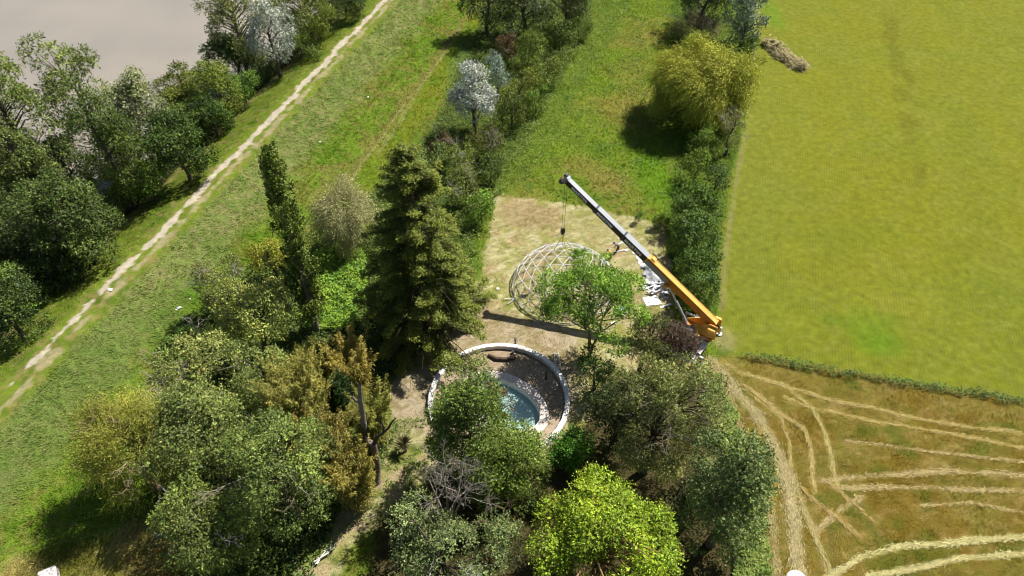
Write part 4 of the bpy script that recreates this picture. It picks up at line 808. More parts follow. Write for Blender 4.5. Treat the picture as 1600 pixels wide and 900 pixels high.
plant('dark_pine', 'dark green pine in front of the crane', 'tree', (966, 494, 1056, 635), 1, c1=(58, 70, 34), c2=(118, 124, 62), leaf=.23, fill=.95, dens=.8, cr=.9, flat=.6, narrow=.4)
plant('dead_tree', 'brown leafless bushy tree hiding the crane truck', 'tree', (1010, 506, 1094, 608), .6, c1=(50, 38, 34), c2=(104, 82, 74), leaf=.42, narrow=.14, fill=1.5, dens=1.3, cr=.8, crown_name='branches', bark=(.12, .09, .08), bare=16, bare_col=(.2, .15, .13))
plant('ash_tree', 'fresh green open tree in front of the geodesic dome', 'tree', (850, 404, 1014, 548), 4.2, c1=(84, 126, 34), c2=(144, 182, 70), leaf=.25, fill=1.35, dens=1.05, cr=.9, flat=.5, bark=(.14, .11, .08), trunk_r=.2, narrow=.42, forks=3)
plant('white_poplar', 'dark glossy poplar with silvery top beside the straw track', 'tree', (1068, 684, 1222, 985), 1.2, c1=(58, 80, 36), c2=(142, 162, 112), leaf=.22, fill=1.7, cr=1.0)
plant('garden_shrub', 'small dark shrub between the lime green tree and the pale shrub', 'shrub', (800, 762, 850, 810), .1, c1=(54, 80, 34), c2=(104, 126, 60), leaf=.2, cr=.6, limbs=False)
plant('meadow_bush', 'dark little bush alone on the green foot of the levee', 'bush', (262, 512, 308, 540), 0, c1=(52, 84, 26), c2=(86, 120, 36), leaf=.2, cr=.5, limbs=False)

plant('shade_fill_tree', 'dark green low tree added to fill the black shade between the round bush and the spruce', 'tree', (915, 610, 1010, 760), .2, c1=(36, 50, 22), c2=(70, 86, 40), leaf=.22, cr=.9, fill=1.1)  # this tree and the next are added, dark leaved, to blacken the shade
plant('shade_fill_tree', 'dark low tree added to deepen the shade between the lime green tree and the glossy poplar', 'tree', (1030, 740, 1110, 900), .2, c1=(34, 48, 22), c2=(64, 80, 38), leaf=.22, cr=.9, fill=1.1)
plant('shade_fill_tree', 'dark low tree added for the darker lower part of the fresh green one, behind the ladder', 'tree', (900, 545, 965, 625), .2, c1=(52, 78, 28), c2=(100, 128, 52), leaf=.22, cr=.8, fill=.9)  # extra tree, added to darken the lower part of the ash
# yucca-like spiky plant beside the pollard
q = Wg(634, 705); yt = thing('yucca', 'dark spiky plant right of the dead pollard trunk', 'plant', q)
rng = np.random.default_rng(3); nb = 140; aa = rng.uniform(0, 6.28, nb); ee = rng.uniform(-.2, 1.3, nb); D_ = np.c_[np.cos(aa)*np.cos(ee), np.sin(aa)*np.cos(ee), np.sin(ee)]
V = leafquads(np.array([0, 0, 1.2])+D_*.5, D_, unit(np.cross(D_, np.c_[-np.sin(aa), np.cos(aa), np.zeros(nb)])), np.full(nb, 1.0), np.full(nb, .07))
mesh_np('leaves', V, np.arange(len(V)).reshape(-1, 4), M_leaf, yt, np.repeat((A(96, 88, 44)*rng.uniform(.6, 1.4, (nb, 1))), 4, 0))
wt = Wood(); wt.tube([(0, 0, -.2), (0, 0, 1.2)], [.16, .13], 7, (.1, .08, .05)); wt.build('trunk', yt)

# dead pollarded trunk with cut stubs
def at(px, py, base, dz_guess=None):
    """point on the vertical plane y = base.y whose picture is (px,py)"""
    u = (px-800)/F; v = (450-py)/F; dx, dy, dz = u, cd+v*sd_, -sd_+v*cd; t = base[1]/dy
    return np.array([t*dx, base[1], H+t*dz])
b0 = Wg(588, 752); dt = thing('dead_pollard', 'tall dead trunk with sawn off limbs standing in the garden', 'tree', b0)
def loc(px, py, off=0): p = at(px, py, b0+np.array([0, off, 0])); return p-b0
wt = Wood(); barkc = (.20, .16, .125)
main = [np.array([0, 0, -.2]), loc(588, 735), loc(586, 700), loc(580, 690)]
wt.tube([main[0]+[0, 0, 0], np.array([0, 0, .3]), loc(589, 728), loc(586, 705), loc(583, 692)], [.55, .42, .32, .29, .27], 9, barkc)
wt.tube([loc(583, 694), loc(573, 690), loc(569, 665), loc(566, 640), loc(563, 624), loc(562, 600)], [.27, .25, .22, .2, .17, .14], 8, barkc)
wt.tube([loc(564, 630), loc(556, 626), loc(550, 619)], [.13, .11, .1], 7, barkc)
wt.build('trunk', dt)
wt = Wood(); dkc = (.06, .05, .045)
wt.tube([loc(584, 696), loc(588, 684), loc(596, 678), loc(606, 670), loc(612, 660), loc(619, 653)], [.2, .14, .12, .1, .07, .04], 6, dkc)
wt.tube([loc(598, 678), loc(600, 668), loc(595, 658), loc(596, 652)], [.1, .08, .06, .04], 6, dkc); wt.build('branch', dt)

# dead branching tree in front of the big garden tree
b0 = Wg(698, 838); dt = thing('dead_tree', 'leafless grey branches rising above the silvery tree', 'tree', b0)
segs = []; rg = np.random.default_rng(12); c0 = loc(700, 820)
for tx, ty, L in [(690, 730, .2), (725, 715, .2), (650, 770, .2), (740, 760, .2), (668, 745, 0)]:
    e = loc(tx, ty, rg.uniform(-2.5, -.5)); segs.append((c0, c0*.5+e*.5+rg.normal(0, .15, 3), .13, .09)); m_ = segs[-1][1]; segs.append((m_, e, .09, .05))
    for k in range(3):
        p_ = m_*(1-k/4)+e*(k/4); fractal(rg, p_, unit((e-c0)[None])[0]+rg.normal(0, .5, 3), 1.5, .045, 3, segs, .6, .06, .28, (2, 4))
wt = Wood(); wt.tube([(0, 0, -.2), c0*.5, c0], [.26, .2, .16], 7, (.22, .2, .17)); wt.build('trunk', dt)
wt = Wood(); add_segs(wt, segs, (.26, .225, .19)); wt.build('branches', dt)

# heap of cut branches on the field
hp = np.array([Wg(*p)[:2] for p in [(1196, 68), (1215, 82), (1235, 96), (1256, 108)]]); ctr = hp.mean(0)
ht = thing('brush_heap', 'long heap of dried beige cut branches lying on the crop field', 'heap', (ctr[0], ctr[1], tz(*ctr)))
rg = np.random.default_rng(5); nq = 9000; tt = rg.uniform(0, 1, nq); cx_ = np.interp(tt, np.linspace(0, 1, 4), hp[:, 0]); cy_ = np.interp(tt, np.linspace(0, 1, 4), hp[:, 1])
wdt = 1.7*(.25+1.2*fbm(tt*7, tt*0, 1., 3, 3))*np.sin(np.pi*(.08+.84*tt))**.5; la = rg.normal(0, .5, nq).clip(-1, 1)*wdt; x = cx_+la*.6+rg.normal(0, .4, nq); y = cy_+la*.8+rg.normal(0, .4, nq)
z = (1-(la/wdt/1.05)**2)*rg.uniform(.25, 1.25, nq)*(.3+1.3*fbm(x*1., y*1., 1.4, 2, 17))
P = np.c_[x-ctr[0], y-ctr[1], z]; Ax = unit(rg.normal(0, 1, (nq, 3))*[1, 1, .5]+[.5, -.5, 0]); Nn = unit(rg.normal(0, .5, (nq, 3))+[0, 0, 1]); Nn = unit(Nn-Ax*(Nn*Ax).sum(1, keepdims=True))
V = leafquads(P, Ax, Nn, rg.uniform(.25, .6, nq), rg.uniform(.05, .13, nq))
mesh_np('cut_branches', V, np.arange(len(V)).reshape(-1, 4), M_leaf, ht, np.repeat(A(196, 182, 136)*2.0*rg.uniform(.5, 1.4, (nq, 1)), 4, 0))
wt = Wood(); n_ = 260; i_ = rg.integers(0, nq, n_); wt.segs(P[i_], P[i_]+Ax[i_]*rg.uniform(.6, 1.4, (n_, 1)), np.full(n_, .025), np.full(n_, .01), (.3, .24, .17)); wt.build('twigs', ht)

# ------------------------------------------------------------------ hard-surface helpers
class MB:
    def __init__(s): s.bm = bmesh.new()
    def box(s, c, size, mat=None, bev=.02):
        r = bmesh.ops.create_cube(s.bm, size=1); vs = r['verts']
        for v in vs: v.co = Vector((v.co.x*size[0], v.co.y*size[1], v.co.z*size[2]))
        if bev:
            es = list({e for v in vs for e in v.link_edges}); rr = bmesh.ops.bevel(s.bm, geom=es, offset=min(bev, min(size)*.3), segments=1, affect='EDGES'); vs = list({v for f in rr['faces'] for v in f.verts} | {v for v in vs if v.is_valid})
        M = Matrix.Translation(Vector([float(t) for t in c]))@(mat or Matrix.Identity(3)).to_4x4()
        for v in vs: v.co = M@v.co
        return s
    def cyl(s, p0, p1, r, n=12, r2=None):
        p0 = Vector([float(t) for t in p0]); p1 = Vector([float(t) for t in p1]); d = p1-p0
        M = Matrix.Translation((p0+p1)/2)@d.to_track_quat('Z', 'Y').to_matrix().to_4x4()
        bmesh.ops.create_cone(s.bm, cap_ends=True, segments=n, radius1=r, radius2=r if r2 is None else r2, depth=d.length, matrix=M); return s
    def sph(s, c, r, sc=(1, 1, 1), n=10):
        M = Matrix.Translation(Vector([float(t) for t in c]))@Matrix.Diagonal((*[r*q for q in sc], 1))
        bmesh.ops.create_uvsphere(s.bm, u_segments=n, v_segments=n//2+2, radius=1, matrix=M); return s
    def prism(s, pts, z0, z1):
        a = [s.bm.verts.new((float(p[0]), float(p[1]), z0)) for p in pts]; b = [s.bm.verts.new((float(p[0]), float(p[1]), z1)) for p in pts]
        s.bm.faces.new(a[::-1]); s.bm.faces.new(b)
        for i in range(len(pts)): j = (i+1) % len(pts); s.bm.faces.new([a[i], a[j], b[j], b[i]])
        return s
    def build(s, name, mat, parent=None, smooth=False):
        bmesh.ops.recalc_face_normals(s.bm, faces=s.bm.faces)
        me = bpy.data.meshes.new(name); s.bm.to_mesh(me); s.bm.free(); me.materials.append(mat)
        if smooth: me.polygons.foreach_set('use_smooth', [True]*len(me.polygons))
        return mk(name, parent, me)
def Lc(*c): return tuple(lin(c)/KG)
M_yel = prin('yellow_sunlit_paint', tuple(lin((246, 186, 84))/1.3), .5, noise=.1, nscale=2.2); M_yel2 = prin('yellow_shaded_paint', tuple(lin((226, 140, 34))/1.25), .5, noise=.14, nscale=2)  # one crane yellow: sunlit top and shaded side put into two colours
M_blk = prin('black_paint', (.018, .018, .02), .45); M_gry = prin('light_grey_paint', (.30, .32, .35), .4, noise=.05); M_dgr = prin('dark_grey_metal', (.06, .06, .065), .5)
M_wht = prin('white_paint', (.62, .6, .57), .5, noise=.1, nscale=4); M_let = prin('white_lettering', (.75, .75, .75), .6); M_rub = prin('tyre_rubber', (.02, .02, .02), .9)
M_gls = prin('dark_glass', (.02, .025, .03), .08, spec=.8); M_chr = prin('cylinder_steel', (.5, .52, .54), .25, metal=1); M_red = prin('red_paint', (.45, .03, .02), .5, noise=.2)
M_concr = prin('white_concrete', (.80, .76, .71), .85, noise=.14, nscale=5, bump=.3); M_cop = prin('pool_stone', (.64, .56, .50), .8, noise=.16, nscale=7, bump=.25)
M_galv = prin('galvanised_steel', (.66, .66, .65), .5, noise=.08); M_sheet = prin('white_sheet', (.60, .61, .62), .6, noise=.08, nscale=3, bump=.2)
M_tarp = prin('grey_white_tarp', (.42, .43, .45), .6, noise=.25, nscale=1.5, bump=.6); M_wood = prin('old_wood', (.12, .08, .05), .9, noise=.3)
M_strap = prin('yellow_strap', (.6, .55, .05), .6); M_hose = prin('pale_hose', (.45, .38, .15), .6)

# ------------------------------------------------------------------ geodesic dome
DOME_C = np.array([*W(882, 446)[:2], 0.]); DR = 5.95
dome = thing('geodesic_dome', 'white metal geodesic dome frame standing open on the clearing', 'dome', DOME_C)
bmx = bmesh.new(); bmesh.ops.create_icosphere(bmx, subdivisions=1, radius=1)
V0 = [v.co.copy() for v in bmx.verts]; F0 = [[v.index for v in f.verts] for f in bmx.faces]; bmx.free()
nf = 5; key = {}; pts = []; edges = set()
def gp(p):
    k = tuple(round(c, 4) for c in p)
    if k not in key: key[k] = len(pts); pts.append(Vector(p))
    return key[k]
for f in F0:
    a, b, c = [V0[i] for i in f]; idx = {}
    for i in range(nf+1):
        for j in range(nf+1-i): idx[i, j] = gp(((a*(nf-i-j)+b*i+c*j)/nf).normalized())
    for i in range(nf):
        for j in range(nf-i):
            t1 = [idx[i, j], idx[i+1, j], idx[i, j+1]]
            for u_, v_ in ((0, 1), (1, 2), (2, 0)): edges.add(tuple(sorted((t1[u_], t1[v_]))))
RX = Euler((math.radians(-10), math.radians(14), math.radians(20))).to_matrix()
PTS = [RX@p for p in pts]; ZB = .10
def sph_pt(p): return Vector((p.x*DR, p.y*DR, (p.z-ZB)*DR*.72+.05))
ed = [(a, b) for a, b in edges if PTS[a].z > ZB-.02 and PTS[b].z > ZB-.02]
TILT = Euler((math.radians(0), math.radians(0), 0)).to_matrix()
ed.sort(key=lambda e: -(PTS[e[0]].y*-.5+PTS[e[0]].z+PTS[e[1]].z-PTS[e[1]].y*.5))
lat = MB()
for i, (a, b) in enumerate(ed):
    p, q = sph_pt(PTS[a]), sph_pt(PTS[b])
    if i < 100: MB().cyl(p, q, .034, 6).build('strut', M_galv, dome)
    else: lat.cyl(p, q, .034, 6)
for v in {v for e in ed for v in e}: lat.sph(sph_pt(PTS[v]), .085, (1, 1, 1), 6)
lo = [v for v in {v for e in ed for v in e} if PTS[v].z < ZB+.12]
for p, d in ((W(805, 466, .3), W(787, 467, .3)), (W(805, 466, .3), W(793, 475, .2)), (W(903, 389, 3.5), W(916, 386, 3.6))):
    lat.cyl(Vector(p)-Vector(DOME_C), Vector(d)-Vector(DOME_C), .05, 6)
o = lat.build('strut_lattice', M_galv, dome); o['kind'] = 'stuff'
dtop = DOME_C+np.array(sph_pt(Vector((0, .3, 1)).normalized()))

# ------------------------------------------------------------------ crane
foot = np.array(W(1117, 507, 3.2)); TG = W(878, 382, 5.0); 
zt_ = np.linspace(6, 30, 2400); tipz = zt_[np.argmin([abs(450-F*((TG[1]*sd_+(z-H)*cd)/(TG[1]*cd-(z-H)*sd_))-281) for z in zt_])]
tip = np.array([TG[0], TG[1], tipz])
crane = thing('mobile_crane', 'yellow truck crane with long telescopic boom reaching over the dome', 'crane', (foot[0], foot[1], 0))
O = np.array([foot[0], foot[1], 0])
ax = tip-foot; BL = np.linalg.norm(ax); ax /= BL
sdv = np.cross(ax, [0, 0, 1]); sdv /= np.linalg.norm(sdv)
if sdv[1] > 0: sdv = -sdv
upv = np.cross(sdv, ax); upv = upv if upv[2] > 0 else -upv
def bmat(): return Matrix([[ax[i], sdv[i], upv[i]] for i in range(3)])
BM_ = bmat()
def bp(t, s=0, u=0): return foot-O+ax*(t*BL)+sdv*s+upv*u
secs = [('boom_section', 0.0, .46, .70, .84, M_yel2, M_yel), ('boom_section', .46, .615, .66, .80, M_blk, M_gry), ('boom_section', .615, .80, .60, .72, M_blk, M_gry), ('boom_section', .80, 1.0, .54, .64, M_blk, M_gry)]
for k, (nm, t0, t1, bw, bh, ms, mt_) in enumerate(secs):
    L_ = (t1-t0)*BL; o = MB().box(bp((t0+t1)/2), (L_+(.3 if k else 0), bw, bh), BM_, .05).build(nm, ms, crane)
    m = MB().box(bp((t0+t1)/2, 0, bh/2+.012), (L_-.04, bw*.98, .02), BM_, .004)
    if k == 0:
        for ss in (-1, 1): m.box(bp((t0+t1)/2, ss*bw*.42, bh/2+.045), (L_-.3, .07, .05), BM_, .01)
    m.build('top_plate', mt_, o)
    MB().box(bp(t1-.002), (.14, bw+.1, bh+.1), BM_, .03).build('collar', M_dgr if k else M_yel, crane)
    if k == 0: MB().box(bp(.385, .70/2+.012, -.06), (BL*.15, .03, .56), BM_, .01).build('side_panel', M_gry, crane)
    if k:
        tc = bpy.data.curves.new('lettering', 'FONT'); tc.body = 'MARTIN'; tc.size = .52 if k > 1 else .56; tc.align_x = 'CENTER'; tc.align_y = 'CENTER'; tc.offset = .02; tc.extrude = .004; tc.space_character = 1.12
        to = bpy.data.objects.new('lettering', tc); COL.objects.link(to); bpy.context.view_layer.update()
        me = bpy.data.meshes.new_from_object(to.evaluated_get(bpy.context.evaluated_depsgraph_get())); bpy.data.objects.remove(to); me.materials.clear(); me.materials.append(M_let)
        lo_ = mk('lettering', o, me); tpos = {1: .545, 2: .735, 3: .905}[k]
        X = Vector(-ax); Z = Vector(sdv); Y = Z.cross(X)
        Mx = Matrix([[X[i], Y[i], Z[i]] for i in range(3)]).to_4x4(); Mx.translation = Vector(bp(tpos, bw/2+.02)); lo_.matrix_local = Mx
# boom head
m = MB().box(bp(1.004, 0, .05), (.5, .6, .85), BM_, .04); m.build('boom_head', M_gry, crane)
for ss in (-.18, 0, .18): MB().cyl(bp(1.012, ss-.05, -.5), bp(1.012, ss+.05, -.5), .28, 14).build('sheave', M_dgr, crane)
MB().cyl(bp(1.014, -.2, .45), bp(1.014, .2, .45), .2, 12).build('sheave', M_dgr, crane)
MB().box(bp(1.012, 0, -.25), (.3, .45, .2), BM_, .02).build('head_bracket', M_red, crane)
# superstructure
ah = np.array([ax[0], ax[1], 0]); ah /= np.linalg.norm(ah); sh = np.array([-ah[1], ah[0], 0]); sh = sh if sh[1] < 0 else -sh
SM = Matrix([[ah[i], sh[i], (0, 0, 1)[i]] for i in range(3)])
def sp(a, s, z): return ah*a+sh*s+np.array([0, 0, z])
tt_ = MB().box(sp(1.3, 0, 1.55), (3.2, 1.6, .3), SM, .04); tt_.cyl(sp(1.3, 0, 1.2), sp(1.3, 0, 1.42), .9, 24); tt_.build('turntable', M_yel2, crane)
for ss in (-.55, .62):
    mb = MB(); vs = []
    for s2 in (-.04, .04):
        vs.append([mb.bm.verts.new(sp(a, ss+s2, z)) for a, z in ((-.55, 1.72), (-.45, 3.6), (.3, 3.6), (2.9, 1.9), (2.9, 1.72))])
    mb.bm.faces.new(vs[0]); mb.bm.faces.new(vs[1][::-1])
    for i in range(5): j = (i+1) % 5; mb.bm.faces.new([vs[0][i], vs[1][i], vs[1][j], vs[0][j]])
    mb.build('side_frame', M_yel, crane)
MB().box(sp(0, -.75, 3.2), (.7, .45, .6), SM, .08).build('winch_housing', M_yel, crane)
MB().box(sp(0, .85, 3.0), (.8, .5, .6), SM, .08).build('winch_housing', M_yel, crane)
MB().cyl(sp(-.1, -.4, 2.5), sp(-.1, .45, 2.5), .3, 14).build('winch_drum', M_dgr, crane)
MB().box(sp(1.7, 1.42, 2.3), (1.7, .3, .22), SM, .03).build('hand_rail', M_yel, crane)
MB().box(sp(.95, 1.5, 1.9), (.2, .25, .6), SM, .03).build('bracket', M_yel, crane)
cb = MB().box(sp(2.3, 1.5, 2.1), (1.5, .85, 1.5), SM, .12).build('operator_cab', M_dgr, crane); MB().box(sp(2.3, 1.5, 2.3), (1.3, .87, .8), SM, .02).build('cab_window', M_gls, cb)
c1_, c2_ = sp(2.75, .0, 1.75), bp(.3, .0, -.5)
o = MB().cyl(c1_, c1_*.45+c2_*.55, .14, 14).build('lift_cylinder', M_gry, crane); MB().cyl(c1_*.45+c2_*.55, c2_, .085, 12).build('piston_rod', M_chr, o)
MB().box(bp(.3, .1, -.56), (.5, .95, .32), BM_, .05).build('cylinder_mount', M_yel2, crane); MB().sph(bp(.3, .62, -.45), .24).build('pivot_pin', M_yel, crane, True)
MB().box(bp(.435, -.1, .55), (.5, .5, .12), BM_, .03).build('boom_bracket', M_yel, crane)
# carrier
e1, e2 = W(1124, 516, 1.2), W(1099, 556, 1.2); cdr = (e2-e1)/np.linalg.norm(e2-e1); cs_ = np.array([cdr[1], -cdr[0], 0]); cs_ = cs_ if cs_[0] < 0 else -cs_
CM = Matrix([[cdr[i], cs_[i], (0, 0, 1)[i]] for i in range(3)])
def cp_(a, s, z): return e1-O-np.array([0, 0, 1.2])+cdr*a+cs_*(s+.25)+np.array([0, 0, z])
MB().box(cp_(3.6, 1.3, 1.05), (9.2, 1.1, .35), CM, .03).build('chassis', M_dgr, crane)
dk = MB()
for a, l in ((-.3, 1.2), (1.3, 1.5), (3.3, 1.8), (5.4, 1.6)):
    dk.box(cp_(a, .28, 1.3), (l, .5, .12), CM, .02); dk.box(cp_(a, 2.3, 1.3), (l, .5, .12), CM, .02)
dk.box(cp_(3.0, 1.3, 1.32), (4.5, 1.3, .1), CM, .02); dk.build('deck', M_wht, crane)
cbo = MB().box(cp_(7.6, 1.3, 1.6), (1.7, 2.4, 1.7), CM, .15).build('driver_cab', M_yel, crane); MB().box(cp_(8.47, 1.3, 1.95), (.04, 2.0, .7), CM, .01).build('windscreen', M_gls, cbo)
for a in (.3, 2.3, 5.0, 6.6):
    for s in (.28, 2.32):
        wh = MB().cyl(cp_(a, s-.18, .55), cp_(a, s+.18, .55), .55, 20).build('wheel', M_rub, crane); MB().cyl(cp_(a, s-.2, .55), cp_(a, s+.2, .55), .28, 12).build('rim', M_wht, wh)
for a in (-.6, 4.2):
    for s, sg in ((.75, -1), (2.6, 1)):
        og = MB().box(cp_(a, s+sg*.45, .95), (.22, 1.3, .22), CM, .02); og.cyl(cp_(a, s+sg*1.0, .1), cp_(a, s+sg*1.0, 1.0), .08, 10); og.cyl(cp_(a, s+sg*1.0, .04), cp_(a, s+sg*1.0, .12), .3, 14); og.build('outrigger', M_wht, crane)
tb = MB().box(cp_(.6, .1, 1.6), (2.4, .12, .5), CM, .02); tb.box(cp_(1.2, .5, 1.55), (.8, .7, .45), CM, .05); tb.build('toolbox', M_wht, crane)
# hoist rope, hook block and sling
hk = np.array([tip[0]+.0, tip[1], 0.]); hz = [z for z in np.linspace(3, 14, 1100)]; hookz = hz[int(np.argmin([abs(450-F*((tip[1]*sd_+(z-H)*cd)/(tip[1]*cd-(z-H)*sd_))-362) for z in hz]))]
for dx in (-.12, .12): MB().cyl((tip[0]-O[0]+dx, tip[1]-O[1], tip[2]-.6), (tip[0]-O[0]+dx, tip[1]-O[1], hookz+.35), .016, 6).build('hoist_rope', M_dgr, crane)
hkb = thing('hook_block', 'black crane hook block hanging above the dome', 'hook', (tip[0], tip[1], hookz))
MB().box((0, 0, .1), (.5, .3, .7), None, .1).build('block', M_blk, hkb)
for dx in (-.13, .13): MB().cyl((dx-.04, 0, .25), (dx+.04, 0, .25), .32, 14).build('sheave', M_dgr, hkb)
hm = MB(); pr = None
for k in range(9):
    a = math.pi*.9-k*math.pi*1.3/8; q = (math.cos(a)*.16, 0, -.5+math.sin(a)*.16)
    if pr: hm.cyl(pr, q, .045, 8)
    pr = q
hm.cyl((0, 0, -.2), (0, 0, -.4), .05, 8); hm.build('hook', M_dgr, hkb)
sling = thing('lifting_sling', 'yellow lifting straps from the hook to the top of the dome', 'sling', (tip[0], tip[1], hookz-.6))
for dx, dy in ((-.5, .5), (.15, .3), (.9, .5), (.5, -.5)):
    px_, py_ = tip[0]+dx*1.5, tip[1]+dy*1.5; rx_ = (px_-DOME_C[0])/DR; ry_ = (py_-DOME_C[1])/DR; zz = (math.sqrt(max(.02, 1-rx_**2-ry_**2))-ZB)*DR*.72+.05
    MB().cyl((0, 0, 0), (dx*1.5, dy*1.5, zz-(hookz-.6)), .035, 6).build('strap', M_strap, sling)

# ------------------------------------------------------------------ ring wall and pool
ring = thing('ring_wall', 'low white curved garden wall circling the pool', 'wall', (*RING_C, 0))
def arc(a0, a1, r0, r1, z0, z1, n=70, wob=.0):
    mb = MB(); R = []
    for i in range(n+1):
        a = a0+(a1-a0)*i/n; w_ = wob*math.sin(i*1.7)*math.sin(i*.37); c, s = math.cos(a), math.sin(a)
        R.append([mb.bm.verts.new((c*r, s*r, z)) for r, z in ((r0+w_, z0), (r1+w_, z0), (r1+w_, z1-.03), (r1+w_-.03, z1), (r0+w_+.03, z1), (r0+w_, z1-.03))])
    for i in range(n):
        for k in range(6): l = (k+1) % 6; mb.bm.faces.new([R[i][k], R[i][l], R[i+1][l], R[i+1][k]])
    mb.bm.faces.new(R[0][::-1]); mb.bm.faces.new(R[-1]); return mb
endp = W(830, 706, .4)[:2]-RING_C; a_end = math.atan2(endp[1], endp[0]); stp = W(682, 655, .4)[:2]-RING_C; a_st = math.atan2(stp[1], stp[0]) % (2*math.pi)
arc(a_end, a_st, RING_R-.12, RING_R+.34, -.1, .5, 90, .03).build('wall', M_concr, ring)
pool = thing('swimming_pool', 'small oval garden pool with turquoise water and stone coping', 'pool', (*POOL_C, 0), POOL_A)
def ell(a, b, n=64): return [(math.cos(2*math.pi*i/n)*a, math.sin(2*math.pi*i/n)*b) for i in range(n)]
def ellring(prof, mat, name, n=80):
    mb = MB(); R = []
    for t in range(n): R.append([mb.bm.verts.new((math.cos(2*math.pi*t/n)*a, math.sin(2*math.pi*t/n)*b, z)) for a, b, z in prof])
    for t in range(n):
        u = (t+1) % n
        for k in range(len(prof)-1): mb.bm.faces.new([R[t][k], R[u][k], R[u][k+1], R[t][k+1]])
    return mb
mb = ellring([(4.8, 3.25, -.25), (4.8, 3.25, .17), (4.77, 3.22, .2), (3.94, 2.4, .2), (3.9, 2.36, .17), (3.9, 2.36, -.02)], M_cop, 'coping'); mb.build('coping', M_cop, pool)
M_basin = prin('basin_plaster', (.76, .84, .83), .6, noise=.12, nscale=2.5)
mb = ellring([(3.93, 2.39, -.02), (3.88, 2.34, -1.3), (3.3, 1.9, -1.55)], M_basin, 'b'); mb.bm.faces.ensure_lookup_table()
cv = mb.bm.verts.new((0, 0, -1.62)); bo = [v for v in mb.bm.verts if abs(v.co.z+1.55) < 1e-4]; bo.sort(key=lambda v: math.atan2(v.co.y, v.co.x))
for i in range(len(bo)): mb.bm.faces.new([bo[i], bo[(i+1) % len(bo)], cv])
mb.build('basin', M_basin, pool)
def mat_water():
    m, n, out = newmat('pool_water'); L = n.links.new
    tr = n.nodes.new('ShaderNodeBsdfTransparent'); tr.inputs[0].default_value = (.66, .93, .92, 1); d = n.nodes.new('ShaderNodeBsdfDiffuse'); d.inputs[0].default_value = (.52, .76, .70, 1)
    g = n.nodes.new('ShaderNodeBsdfGlossy'); g.inputs['Roughness'].default_value = .04; f = n.nodes.new('ShaderNodeFresnel'); f.inputs[0].default_value = 1.33
    nz = n.nodes.new('ShaderNodeTexNoise'); nz.inputs['Scale'].default_value = 3; b = n.nodes.new('ShaderNodeBump'); b.inputs['Distance'].default_value = .02; L(nz.outputs[0], b.inputs['Height']); L(b.outputs[0], g.inputs['Normal'])
    m1 = n.nodes.new('ShaderNodeMixShader'); m1.inputs[0].default_value = .7; L(tr.outputs[0], m1.inputs[1]); L(d.outputs[0], m1.inputs[2])
    m2 = n.nodes.new('ShaderNodeMixShader'); L(f.outputs[0], m2.inputs[0]); L(m1.outputs[0], m2.inputs[1]); L(g.outputs[0], m2.inputs[2]); L(m2.outputs[0], out.inputs[0]); return m
mb = MB(); vs = [mb.bm.verts.new((x, y, -.62)) for x, y in ell(3.9, 2.355, 80)]; mb.bm.faces.new(vs); mb.build('water', mat_water(), pool)

# ladder leaning on the wall
l0, l1 = Wg(869, 551, .05), W(873, 578, .62); ld = thing('ladder', 'metal ladder leaning on the outside of the white ring wall', 'ladder', l0); d = Vector(l1-l0); sx = d.cross(Vector((0, 0, 1))).normalized()*.24
for s in (-1, 1): MB().cyl(sx*s, sx*s+d, .035, 6).build('rail', M_galv, ld)
for k in range(8): p = d*((k+.6)/8.2); MB().cyl(p-sx, p+sx, .025, 6).build('rung', M_galv, ld)
# curved log, stump, posts
lg = thing('log', 'dark curved old log lying inside the ring wall', 'log', Wg(790, 553)); w_ = Wood(); lp = [W(763, 554, .2), W(775, 560, .22), W(790, 561, .22), W(806, 559, .2)]; w_.tube([p-Wg(790, 553) for p in lp], [.12, .2, .2, .14], 8, (.09, .06, .04)); w_.build('trunk', lg)
st = thing('tree_stump', 'small dark stump between the pool and the ladder', 'stump', Wg(853, 592)); MB().cyl((0, 0, -.1), (0, 0, 1.1), .14, 9, .1).build('stump_wood', M_wood, st)
pt = thing('garden_post', 'short grey post just outside the top of the ring wall', 'post', Wg(805, 537)); m = MB().box((0, 0, .35), (.16, .16, .8), None, .02); m.box((0, 0, .78), (.24, .24, .06), None, .01); m.build('post', M_dgr, pt)
bk = thing('garden_bucket', 'tiny dark pot inside the ring wall near the log', 'pot', Wg(801, 552)); MB().cyl((0, 0, 0), (0, 0, .3), .1, 12, .15).build('pot', M_dgr, bk)
# red frame pile
rp = thing('red_metal_frame', 'red metal frame pieces heaped at the foot of the cedar', 'frame', Wg(692, 520)); base = Wg(692, 520)
m = MB()
for a, b in [((711, 508, 0), (711, 496, .9)), ((708, 508, .1), (700, 515, .1)), ((700, 515, .1), (686, 520, .3)), ((697, 516, .5), (676, 523, .4)), ((676, 523, .4), (672, 530, .1)), ((698, 532, .2), (674, 531, .3)), ((674, 531, .3), (683, 544, .1)), ((686, 520, .3), (698, 532, .1)), ((670, 526, .8), (690, 528, .8)), ((670, 526, .8), (670, 530, 0)), ((690, 528, .8), (690, 532, 0))]:
    m.cyl(W(*a)-base, W(*b)-base, .055, 6)
m.build('frame_tubes', M_red, rp)
# hose
hs = thing('garden_hose', 'pale yellow hose curling over the ground at the bamboo edge', 'hose', Wg(605, 640)); hb = Wg(605, 640)
for pl in ([(590, 572), (597, 582), (608, 597), (611, 612), (607, 624), (601, 636)], [(609, 676), (611, 684), (616, 691), (620, 690)]):
    w_ = Wood(); w_.tube([Wg(*p, .06)-hb for p in pl], .045, 5, (.45, .38, .16)); w_.build('hose_length', hs)

